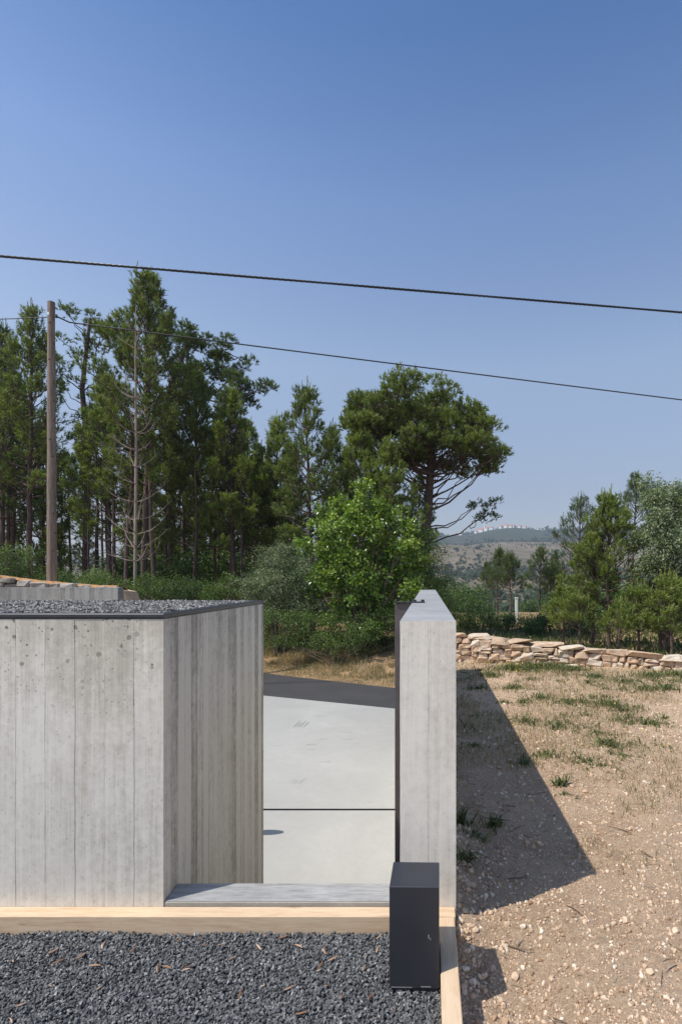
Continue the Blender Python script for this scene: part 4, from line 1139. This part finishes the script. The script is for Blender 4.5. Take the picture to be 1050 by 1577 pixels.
# background fill of the wood: a few shared shapes, many trees
PROT = []
for s_, (H, R, b, kw) in enumerate([(11, 2.6, .42, {}), (9.5, 2.3, .35, {}), (12.5, 2.9, .5, {}), (8, 2.0, .22, {}), (6.5, 2.0, .12, {})]):
    PROT.append((H, young_pine(60 + s_, H, R, base=b, dens=1.05, step=.5, per=11, wd=.046, nlen=.22, **kw)))
fills = []
rg = random.Random(4)
spots = [(-60, 520, 29), (-30, 560, 32), (18, 590, 30), (66, 640, 34), (112, 690, 36), (150, 620, 33), (160, 700, 40), (215, 640, 36), (262, 640, 31), (285, 680, 38),
         (330, 620, 30), (345, 690, 35), (385, 640, 31), (400, 700, 36), (440, 675, 29), (455, 710, 34), (525, 650, 29), (535, 690, 33), (575, 720, 35), (640, 720, 32), (62, 740, 42), (20, 730, 40), (132, 760, 44), (232, 740, 44), (300, 760, 45), (372, 750, 43), (430, 760, 44), (505, 735, 40),
         (-90, 600, 27), (-140, 560, 30), (-180, 600, 28), (270, 600, 27), (405, 690, 27.5), (10, 570, 29)]
txt = ['at the far left of the wood', 'left of the wooden pole', 'between the pole and the tallest pine', 'around the tallest pine', 'right of the tallest pine', 'left of the candle topped pine', 'behind the bright broadleaf tree']
for i, (x, yt, Y) in enumerate(spots):
    H = top_h(x, yt, Y) - .6; pi = rg.choice([0, 1, 2, 3] if Y < 33 else [0, 1, 2, 3, 4]); HP, me = PROT[pi]; s_ = H / HP
    xy = min(max(s_, .8), 1.25) * rg.uniform(.9, 1.1)
    k = 0 if x < 0 else 1 if x < 75 else 2 if x < 180 else 3 if x < 260 else 4 if x < 380 else 5 if x < 490 else 6
    how = 'deep inside the wood' if Y > 36 else 'in the second row of the wood' if Y > 30 else 'in the front of the wood'
    plant('pine_tree', me, (M['bark'], M[rg.choice(['pine', 'pine_dark', 'pine_dark', 'pine_light'])]), (wx(x, Y), Y, gz(x, Y)),
          'dark pine %s, %s' % (how, txt[k]), 'pine tree', 'background pines ' + txt[k] + ', ' + how, rz=rg.uniform(0, 6.28), s=(xy, xy, s_))
for i in range(26):
    x = rg.uniform(-60, 640); Y = rg.uniform(27, 46); HP, me = PROT[4 if i % 3 else 3]; s_ = rg.uniform(.42, .8)
    plant('young_pine', me, (M['bark'], M[rg.choice(['pine', 'pine_light', 'pine'])]), (wx(x, Y), Y, gz(x, Y)), 'small young pine between trunks, %s' % ('left of the tallest pine' if x < 222 else 'right of the tallest pine' if x < 482 else 'behind the broadleaf tree'), 'pine tree', 'small young pines inside the wood', rz=rg.uniform(0, 6.28), s=(s_, s_, s_ * 1.05))
# bare lower trunks in the wood
def stem_tree(x, ytop, Y, r, label, mat, seed):
    rng = np.random.default_rng(seed); z0 = gz(x, Y); H = EYE + (891 - ytop) / F * Y - z0; mb = MB()
    k = 7; px_, py_ = 0, 0; P = []
    for i in range(k + 1):
        P.append((px_, py_, H * i / k if i else -.2)); px_ += rng.normal(0, .05); py_ += rng.normal(0, .05)
    mb.tube(P, [r * (1 - .6 * i / k) for i in range(k + 1)], 6, cap=False)
    for _ in range(int(H * 2)):
        t = rng.uniform(.2, .95); a = rng.uniform(0, 6.28)
        p = [np.interp(t * H, [q[2] for q in P], [q[j] for q in P]) for j in range(3)]
        limb(mb, p, (math.cos(a), math.sin(a), .25), rng.uniform(.4, 1.2), .012, rng, 3, .3, .12, 3)
    root = empty('bare_pine', (wx(x, Y), Y, z0), label, 'tree', 'bare lower trunks in the wood')
    link_mesh('trunk', mb.mesh('trunk'), mat, root)
for i, (x, yt, Y, r) in enumerate([(168, 700, 27, .10), (182, 690, 25, .11), (199, 640, 24.0, .12), (240, 720, 23, .13), (258, 700, 27, .12), (280, 740, 30, .17), (302, 690, 24.5, .07), (332, 730, 27, .09), (372, 660, 24.5, .08), (145, 740, 25, .05), (352, 760, 25, .06), (395, 720, 29, .08), (224, 700, 27, .07), (20, 700, 33, .08), (95, 690, 36, .06)]):
    stem_tree(x, yt, Y, r, 'thin bare trunk in the shade of the wood', M['bark'], 300 + i)

# --- broadleaf tree (bright) and shrubs round it
def blob_px(x0, Y, lst, seed, depth=1.0):
    z0 = gz(x0, Y); rg_ = random.Random(seed)
    return [((a - x0) / F * Y, rg_.uniform(-.5, .5) * depth, EYE + (891 - b) / F * Y - z0, r / F * Y, r / F * Y * 1.1, r / F * Y * .9) for a, b, r in lst]
def shrub(name, x0, Y, lst, seed, mat, label, cat='shrub', stems=4, depth=1.0, stemmat='bark_thin', group=None, **kw):
    me = leafy(seed, blob_px(x0, Y, lst, seed, depth), stems, **kw)
    return plant(name, me, (M[stemmat], mat), (wx(x0, Y), Y, gz(x0, Y)), label, cat, group, parts=('stems', 'foliage'))
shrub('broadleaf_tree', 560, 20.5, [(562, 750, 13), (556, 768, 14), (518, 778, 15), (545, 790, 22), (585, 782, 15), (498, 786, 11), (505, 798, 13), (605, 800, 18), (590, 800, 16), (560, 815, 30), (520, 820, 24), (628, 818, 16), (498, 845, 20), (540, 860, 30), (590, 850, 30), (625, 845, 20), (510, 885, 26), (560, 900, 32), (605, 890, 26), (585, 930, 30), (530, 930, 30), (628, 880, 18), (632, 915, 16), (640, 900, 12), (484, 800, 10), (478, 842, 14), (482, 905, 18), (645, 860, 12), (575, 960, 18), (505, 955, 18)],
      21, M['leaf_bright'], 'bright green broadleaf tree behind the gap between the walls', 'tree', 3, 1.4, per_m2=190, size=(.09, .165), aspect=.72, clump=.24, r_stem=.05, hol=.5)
shrub('grey_green_shrub', 430, 21.5, [(410, 860, 22), (440, 855, 24), (470, 880, 26), (400, 890, 26), (430, 900, 30), (385, 905, 18), (460, 920, 30), (420, 940, 28), (395, 930, 22), (480, 930, 24), (450, 960, 26)],
      22, M['leaf_grey'], 'grey green shrub left of the bright broadleaf tree', per_m2=480, size=(.045, .08), clump=.2, stems=6, hol=.5)
shrub('leafy_shrub', 520, 19.8, [(450, 960, 24), (485, 965, 26), (520, 960, 28), (560, 965, 26), (595, 960, 26), (625, 955, 20), (425, 955, 20), (500, 985, 16), (540, 980, 18), (580, 978, 16), (440, 985, 16), (465, 990, 14), (515, 995, 13), (555, 992, 13), (610, 982, 16), (630, 985, 14), (415, 985, 14), (395, 980, 16)],
      23, M['leaf_mid'], 'low bushy undergrowth at the foot of the broadleaf tree', per_m2=330, size=(.045, .08), clump=.2, stems=8, r_stem=.018)
shrub('leafy_shrub', 662, 23, [(655, 830, 20), (668, 850, 22), (650, 870, 24), (675, 885, 22), (650, 900, 24), (640, 930, 26), (675, 915, 20), (690, 900, 14), (695, 925, 18), (640, 850, 16), (640, 815, 14)],
      24, M['leaf_mid'], 'tall olive green bush between the broadleaf tree and pier top', per_m2=240, size=(.05, .09), clump=.24, stems=5)
# undergrowth along the left
ug = [('left of the wooden pole, at the edge of the view', 5, 17.9 + 4), ('just left of the wooden pole', 48, 22), ('just right of the wooden pole', 112, 22), ('below the dead pine', 165, 21.5), ('right of the dead pine', 225, 21.5), ('under the pines above the roof corner', 285, 22), ('between the roof corner and grey green shrub', 345, 22)]
for i, (t_, x, Y) in enumerate(ug):
    rg_ = random.Random(90 + i); y0 = 868 if x < 130 else 885 if x < 200 else 898
    lst = [(x + rg_.uniform(-34, 34), rg_.uniform(y0, 925), rg_.uniform(14, 22)) for _ in range(9)] + ([(x - 15, y0 - 14, 16), (x + 12, y0 - 18, 14)] if x < 60 else [])
    shrub('undergrowth_bush', x, Y, lst, 60 + i, M[['leaf_mid', 'leaf_mid', 'leaf_dark', 'leaf_mid', 'leaf_mid', 'leaf_dark', 'leaf_mid'][i]], 'leafy bush ' + t_, 'bush', stems=6, group='bushes under the wood', per_m2=260, size=(.04, .08), clump=.22)
# taller thin undergrowth deeper in the wood (hides the far ground)
LP = [leafy(500 + i, [(random.Random(i * 7 + j).uniform(-1, 1), random.Random(i * 5 + j).uniform(-.7, .7), random.Random(i * 3 + j).uniform(.4, 1.5), .5, .5, .45) for j in range(7)], 5, per_m2=150, size=(.06, .11), clump=.28) for i in range(4)]
rg = random.Random(8)
for i in range(58):
    x = rg.uniform(-120, 640); Y = rg.uniform(25, 42); s_ = rg.uniform(.9, 1.9)
    plant('undergrowth_bush', LP[i % 4], (M['bark_thin'], M[rg.choice(['leaf_mid', 'leaf_dark', 'leaf_dark'])]), (wx(x, Y), Y, gz(x, Y) - .1), 'low bush, %s of the wood, %s' % ('front' if Y < 30 else 'middle' if Y < 36 else 'back', 'left of the tallest pine' if x < 222 else 'right of the tallest pine' if x < 482 else 'behind the broadleaf tree'), 'bush', 'low bushes inside the wood', rz=rg.uniform(0, 6.28), s=(s_, s_, s_), parts=('stems', 'foliage'))

# --- right side beyond the stone wall
def rp(x, yt, Y, R, seed, mat, label, **kw): return yp('pine_tree', x, yt, Y, R, seed, mat, label, group=RIGHTG, **kw)
rp(886, 752, 33, 2.38, 201, M['pine_dark'], 'dark pine with a rounded top left of the fresh green pine', base=.42, dens=1.1, wd=.022, step=.55)
rp(970, 722, 36, 2.12, 202, M['pine_dark'], 'dark spire topped pine standing highest on the right', base=.55, dens=1.2, wd=.024, top_r=.15)
rp(938, 757, 24, 2.62, 203, M['pine_light'], 'fresh green young pine with a visible stem on the right', base=.26, dens=1.3, candles=1.3)
rp(912, 800, 25, 1.75, 213, M['pine_light'], 'feathery green pine leaning against the fresh green pine', base=.15, dens=1.3)
rp(765, 843, 40, 1.50, 204, M['pine_dark'], 'small dark pine nearest the big wall, left of a pair', base=.3, dens=1.2, wd=.024)
rp(786, 852, 38, 1.88, 205, M['pine_dark'], 'small dark bushy topped pine beside the white post', base=.34, dens=1.3, wd=.024)
rp(830, 838, 36, 1.38, 206, M['pine_dark'], 'slender dark pine right of the white post', base=.42, dens=1.0, wd=.024)
rp(846, 868, 31, 1.12, 207, M['pine'], 'little pine with a tuft of foliage on a thin stem', base=.42, dens=1.1, wd=.02)
rp(868, 905, 24, 1.50, 208, M['pine_light'], 'small bushy green pine just behind the stone wall', base=.02, dens=1.5)
rp(893, 925, 22.5, 1.38, 209, M['pine_light'], 'lowest fluffy pine behind the middle of the stone wall', base=.02, dens=1.7)
rp(985, 905, 22, 1.62, 210, M['pine_light'], 'broad fluffy pine behind the stone wall under the olive', base=.02, dens=1.6)
rp(1035, 890, 21, 1.62, 211, M['pine_light'], 'fluffy young pine at the right edge behind the wall', base=.02, dens=1.5)
rp(1085, 860, 23, 2.00, 212, M['pine'], 'pine just outside the right edge of the view', base=.1, dens=1.3)
rp(950, 930, 21, 1.12, 214, M['pine_light'], 'small fluffy pine under the fresh green pine stem', base=.02, dens=1.5)
shrub('olive_tree', 1018, 23, [(1005, 770, 22), (1035, 760, 24), (1060, 780, 26), (1010, 800, 26), (1045, 805, 28), (990, 830, 20), (1020, 840, 28), (1060, 840, 30), (1000, 870, 24), (1035, 880, 28), (1070, 880, 26), (1015, 910, 20), (1045, 920, 20), (1005, 745, 14), (1070, 750, 20)],
      25, M['leaf_grey'], 'silvery olive like tree at the right edge of the view', 'tree', 2, 1.6, per_m2=330, size=(.09, .16), aspect=.45, clump=.26, r_stem=.07, hol=.6)
# mid distance shrubs
rg = random.Random(18); MP = [leafy(600 + i, [(random.Random(i * 17 + j).uniform(-1.6, 1.6), random.Random(i * 15 + j).uniform(-1.2, 1.2), random.Random(i * 13 + j).uniform(.5, 1.9), .8, .8, .7) for j in range(8)], 5, per_m2=50, size=(.12, .21), clump=.4) for i in range(4)]
for i in range(54):
    Y = rg.uniform(40, 130) if i < 40 else rg.uniform(28, 40); x = rg.uniform(690, 1110); s_ = rg.uniform(.7, 1.5) * (.6 if Y < 40 else 1)
    dz = -.2
    plant('field_bush', MP[i % 4], (M['bark_thin'], M[rg.choice(['leaf_mid', 'leaf_dark', 'leaf_dark', 'leaf_grey'])]), (wx(x, Y), Y, gz(x, Y) + dz), '%s bush in the field %s the hillside' % (['leafy green', 'spreading green', 'rounded green', 'low green'][i % 4], 'just beyond the stone wall, before' if Y < 40 else 'midway to' if Y < 85 else 'close under'), 'bush', 'bushes in the field beyond the wall', rz=rg.uniform(0, 6.28), s=(s_, s_, s_), parts=('stems', 'foliage'))
for i in range(14):
    Y = rg.uniform(50, 120); x = rg.uniform(690, 1100); HP, me = PROT[4 if i % 2 else 3]; s_ = rg.uniform(.5, .85)
    plant('pine_tree', me, (M['bark'], M['pine_dark']), (wx(x, Y), Y, gz(x, Y)), 'distant small pine in the field below the hillside', 'pine tree', 'distant pines in the field', rz=rg.uniform(0, 6), s=(s_, s_, s_))
# white post
wp = empty('white_post', (wx(795, 37), 37, gz(795, 37)), 'slender white post standing among the small dark pines', 'post')
mb = MB(); mb.box(-.09, .09, -.09, .09, -.2, 1.75, .01); local_obj(mb, 'shaft', M['white_paint'], wp)
mb = MB(); mb.box(-.11, .11, -.11, .11, 1.7505, 1.83, .01); local_obj(mb, 'cap', M['white_paint'], wp)

# far hillside dots and ridge wood
def far_blobs(name, n, ya, yb, u0, u1, size, seed, thr, label):
    rng = np.random.default_rng(seed)
    y = ya * (yb / ya) ** rng.uniform(0, 1, n); x = rng.uniform(u0, u1, n) * y
    d = fbm(x / 90, y / 140, 0, 3, seed) ; ok = d + rng.normal(0, .18, n) > thr; x, y = x[ok], y[ok]
    for hx, hy in HOUSES:
        kp = ~((np.abs(x - hx * y / hy) < 22) & (y > hy - 420) & (y < hy + 12)); x, y = x[kp], y[kp]
    n = len(x)
    k = 3; sz = rng.uniform(*size, n) * (.5 + rng.uniform(0, 1, n) ** 2)
    cx = np.repeat(x, k) + rng.normal(0, .32, n * k) * np.repeat(sz, k); cy = np.repeat(y, k) + rng.normal(0, .3, n * k) * np.repeat(sz, k)
    cz = T(cx, cy) + np.repeat(sz, k) * rng.uniform(.15, .75, n * k)
    o = scatter(name, np.stack([cx, cy, cz], -1), np.repeat(sz, k) * rng.uniform(.5, .9, n * k), M['far_tree'], seed + 1, 'octa', .25, (.6, 1.0)); tag(o, label, 'trees', kind='stuff')
# village on the ridge
HOUSES = []
M['house_wall'] = plain('whitewashed wall', (.82, .80, .76), .8, 0, .05)
M['roof_tile'] = plain('orange roof tiles', (.60, .17, .06), .9, 0, .2, 2)
M['dark_pane'] = plain('dark window', (.05, .05, .06), .3)
def house(x, y, wpx, hpx, Y, label, rz=0, tower=False, name='house'):
    wpx *= .8; hpx *= .8
    # stand on the first ground met along this bearing that reaches the noted height
    ys_ = np.linspace(1560, 2150, 240); el = (T((x - 659) / F * ys_, ys_) - EYE) / ys_; want = (891 - y) / F
    k_ = np.where(el >= want)[0]; Y = float(ys_[k_[0]] if len(k_) else ys_[int(np.argmax(el))]); HOUSES.append((wx(x, Y), Y))
    X_ = wx(x, Y); Wd = wpx / F * Y; Hh = hpx / F * Y; z = gz(x, Y) + .5
    r = empty(name, (X_, Y, z), label, 'house' if not tower else 'church', 'white houses of the far village', rz)
    mb = MB(); mb.box(-Wd / 2, Wd / 2, -4, 4, -14, Hh * .8); local_obj(mb, 'wall', M['house_wall'], r)
    mb = MB(); e = .8
    mb.add([(-Wd / 2 - e, -4 - e, Hh * .8), (Wd / 2 + e, -4 - e, Hh * .8), (Wd / 2 + e, 4 + e, Hh * .8), (-Wd / 2 - e, 4 + e, Hh * .8), (-Wd / 2 + 1, 0, Hh * 1.15), (Wd / 2 - 1, 0, Hh * 1.15)],
           [(0, 1, 5, 4), (2, 3, 4, 5), (1, 2, 5), (3, 0, 4), (3, 2, 1, 0)]); local_obj(mb, 'roof', M['roof_tile'], r)
    nw = max(1, int(Wd / 4.5))
    wm = MB(); wm.box(-.5, .5, -.06, .06, -.7, .7); me = wm.mesh('window'); me.materials.append(M['dark_pane'])
    for i in range(nw): link_mesh('window', me, None, r, (-Wd / 2 + Wd * (i + .5) / nw, -4.05, Hh * .3))
    if tower:
        mb = MB(); mb.box(-Wd / 2 - 4, -Wd / 2 - .05, -2, 2, -10, Hh * 1.9); mb.add([(-Wd / 2 - 4.2, -2.2, Hh * 1.9), (-Wd / 2 + .1, -2.2, Hh * 1.9), (-Wd / 2 + .1, 2.2, Hh * 1.9), (-Wd / 2 - 4.2, 2.2, Hh * 1.9), (-Wd / 2 - 2, 0, Hh * 2.5)], [(0, 1, 4), (1, 2, 4), (2, 3, 4), (3, 0, 4)])
        local_obj(mb, 'bell_tower', M['house_wall'], r)
VY = 1950
for i, (x, y, w_, h_, t_) in enumerate([(740, 817, 10, 6, 'white house with orange roof at the left end of the village'), (749, 817, 8, 5.5, 'church like white building with a bell tower'), (733, 816, 6, 4, 'small orange roofed house left of the church'), (757, 814, 6, 4, 'orange roofed house above the church'),
                                        (771, 814, 8, 5, 'white house left of the middle of the village'), (779, 811, 9, 5, 'white house in the middle of the village'), (786, 813, 7, 4.5, 'white house right of the middle of the village'), (790, 811, 5, 4, 'tiny house at the right of the middle group'),
                                        (800, 808, 8, 4, 'white house left in the upper group'), (808, 809, 7, 4, 'white house right in the upper group'), (709, 818, 7, 3, 'low house alone on the left of the ridge'), (703, 820, 3, 3, 'tiny white house farthest left on the ridge'), (829, 812, 5, 3, 'pale house alone right of the village')]):
    house(x, y, w_, h_, VY - (30 if i in (0, 1) else 0), t_, rz=-.55 - (i * .37) % .5, tower=(i == 1), name='church' if i == 1 else 'house')

far_blobs('hillside_scrub', 9000, 330, 1450, -.5, .5, (2, 6), 71, .0, 'scattered dark scrub on the tan far hillside')
far_blobs('ridge_wood', 5600, 1480, 2250, -.75, .6, (6, 12), 72, -.5, 'dark wooded ridge along the horizon')
far_blobs('valley_scrub', 1800, 140, 560, -.2, .5, (2.0, 4.5), 73, -.3, 'green scrub on the valley floor below the hill')


# ------------------------------------------------------------------ pole and cables
PY = 16.2; pxx = wx(80, PY); pz = 1.35; ptop = EYE + (891 - 465) / F * PY
pr = empty('utility_pole', (pxx, PY, pz), 'weathered wooden utility pole behind the left stone wall', 'pole')
mb = MB(); rg = random.Random(2); k = 16; pts = []; rs = []
for i in range(k + 1):
    t = i / k; pts.append((rg.uniform(-.008, .008) - .02 * t, 0, -.3 + t * (ptop - pz + .3))); rs.append(.138 - .040 * t + rg.uniform(-.004, .004))
mb.tube(pts, rs, 12); local_obj(mb, 'shaft', M['pole'], pr)
for i in range(14):
    z = .6 + i * .58 + rg.uniform(-.12, .12); a = rg.uniform(3.2, 6.2); r_ = .138 - .040 * z / 8.5
    mb = MB(); p = (r_ * .9 * math.cos(a), r_ * .9 * math.sin(a), z); q = (r_ * 1.12 * math.cos(a), r_ * 1.12 * math.sin(a), z + .01); mb.tube([p, q], [.035, .018], 7); local_obj(mb, 'knot', M['bark'], pr)
zc = EYE + (891 - 489) / F * PY - pz
mb = MB(); mb.tube([(.08, -.05, zc), (.20, -.09, zc)], [.016, .016], 8); mb.tube([(.2, -.09, zc - .04), (.2, -.09, zc + .05)], [.04, .03], 8); local_obj(mb, 'cable_clamp', M['black_metal'], pr)
mb = MB(); mb.box(-.03, .02, -.16, -.135, zc + .02, zc + .10); local_obj(mb, 'number_plate', M['white_paint'], pr)

def cable(ptsY, r, twist, label, n=160, strands=1):
    """ptsY: (photo x, photo y, distance) noted points -> smooth sagging cable through them"""
    P = [((x - 659) / F * Y_, Y_, EYE + (891 - y) / F * Y_) for x, y, Y_ in ptsY]
    xs_ = np.array([p[0] for p in P]); cY = np.polyfit(xs_, [p[1] for p in P], min(1, len(P) - 1)); cZ = np.polyfit(xs_, [p[2] for p in P], 2)
    lo, hi = xs_[0], xs_[-1]
    X_ = np.linspace(lo, hi, n)
    base = [Vector((x, float(np.polyval(cY, x)), float(np.polyval(cZ, x)))) for x in X_]
    return base
def run(base, r, strands, pitch, name, label):
    if strands == 1:
        mb = MB(); mb.tube(base, [r] * len(base), 6); o = mb.obj(name, M['cable'], None, tuple(base[len(base) // 2])); return tag(o, label, 'cable')
    root = empty(name, tuple(base[len(base) // 2]), label, 'cable')
    Ls = [0]
    for a, b in zip(base, base[1:]): Ls.append(Ls[-1] + (b - a).length)
    for s_ in range(strands):
        pts = []; m = int(Ls[-1] / (pitch / 6)); tt = np.linspace(0, Ls[-1], m)
        bx_ = np.interp(tt, Ls, [p.x for p in base]); by_ = np.interp(tt, Ls, [p.y for p in base]); bz_ = np.interp(tt, Ls, [p.z for p in base])
        ph = tt / pitch * 2 * math.pi + s_ * 2 * math.pi / strands
        pts = [Vector((x, y + r * .62 * math.cos(p), z + r * .62 * math.sin(p))) for x, y, z, p in zip(bx_, by_, bz_, ph)]
        mb = MB(); mb.tube(pts, [r * .5] * m, 4); mb.obj('strand', M['cable'], root, tuple(root.location))
b1 = cable([(-500, 338, 12.2), (0, 397, 14), (525, 449, 15.8), (1050, 487, 17.6), (1500, 510, 19.2)], .04, 1, '')
run(b1, .034, 3, .45, 'overhead_cable', 'thick black twisted cable crossing the whole sky above the pines')
b2 = cable([(86, 489, PY), (260, 515, 17.0), (525, 553, 18.2), (1050, 620, 20.6), (1500, 668, 22.6)], .02, 1, '')
b2[0] = Vector((pxx + .2, PY - .09, pz + zc)); run(b2, .021, 1, 1, 'overhead_cable', 'thinner lower cable running right from the wooden pole')
b3 = cable([(-500, 478, 15.2), (0, 490, 16.0), (72, 489.5, PY)], .02, 1, ''); b3[-1] = Vector((pxx - .10, PY - .05, pz + zc))
run(b3, .014, 1, 1, 'overhead_cable', 'thin cable arriving at the wooden pole from the left')

# ------------------------------------------------------------------ haze
hz = bpy.data.materials.new('thin haze'); hz.use_nodes = True; nt = hz.node_tree
for n_ in list(nt.nodes): nt.nodes.remove(n_)
ou = nt.nodes.new('ShaderNodeOutputMaterial'); pv = nt.nodes.new('ShaderNodeVolumePrincipled')
pv.inputs['Color'].default_value = (.78, .86, .97, 1); pv.inputs['Density'].default_value = .00026; pv.inputs['Anisotropy'].default_value = .2
nt.links.new(pv.outputs[0], ou.inputs['Volume'])
mb = MB(); mb.box(-3700, 3700, -450, 4700, -60, 260); o = mb.obj('haze', hz, None, (0, 2000, 0)); o['kind'] = 'stuff'
hz.cycles.homogeneous_volume = True if hasattr(hz.cycles, 'homogeneous_volume') else None
tri = sum(len(m_.polygons) for m_ in bpy.data.meshes); print('polys', tri)
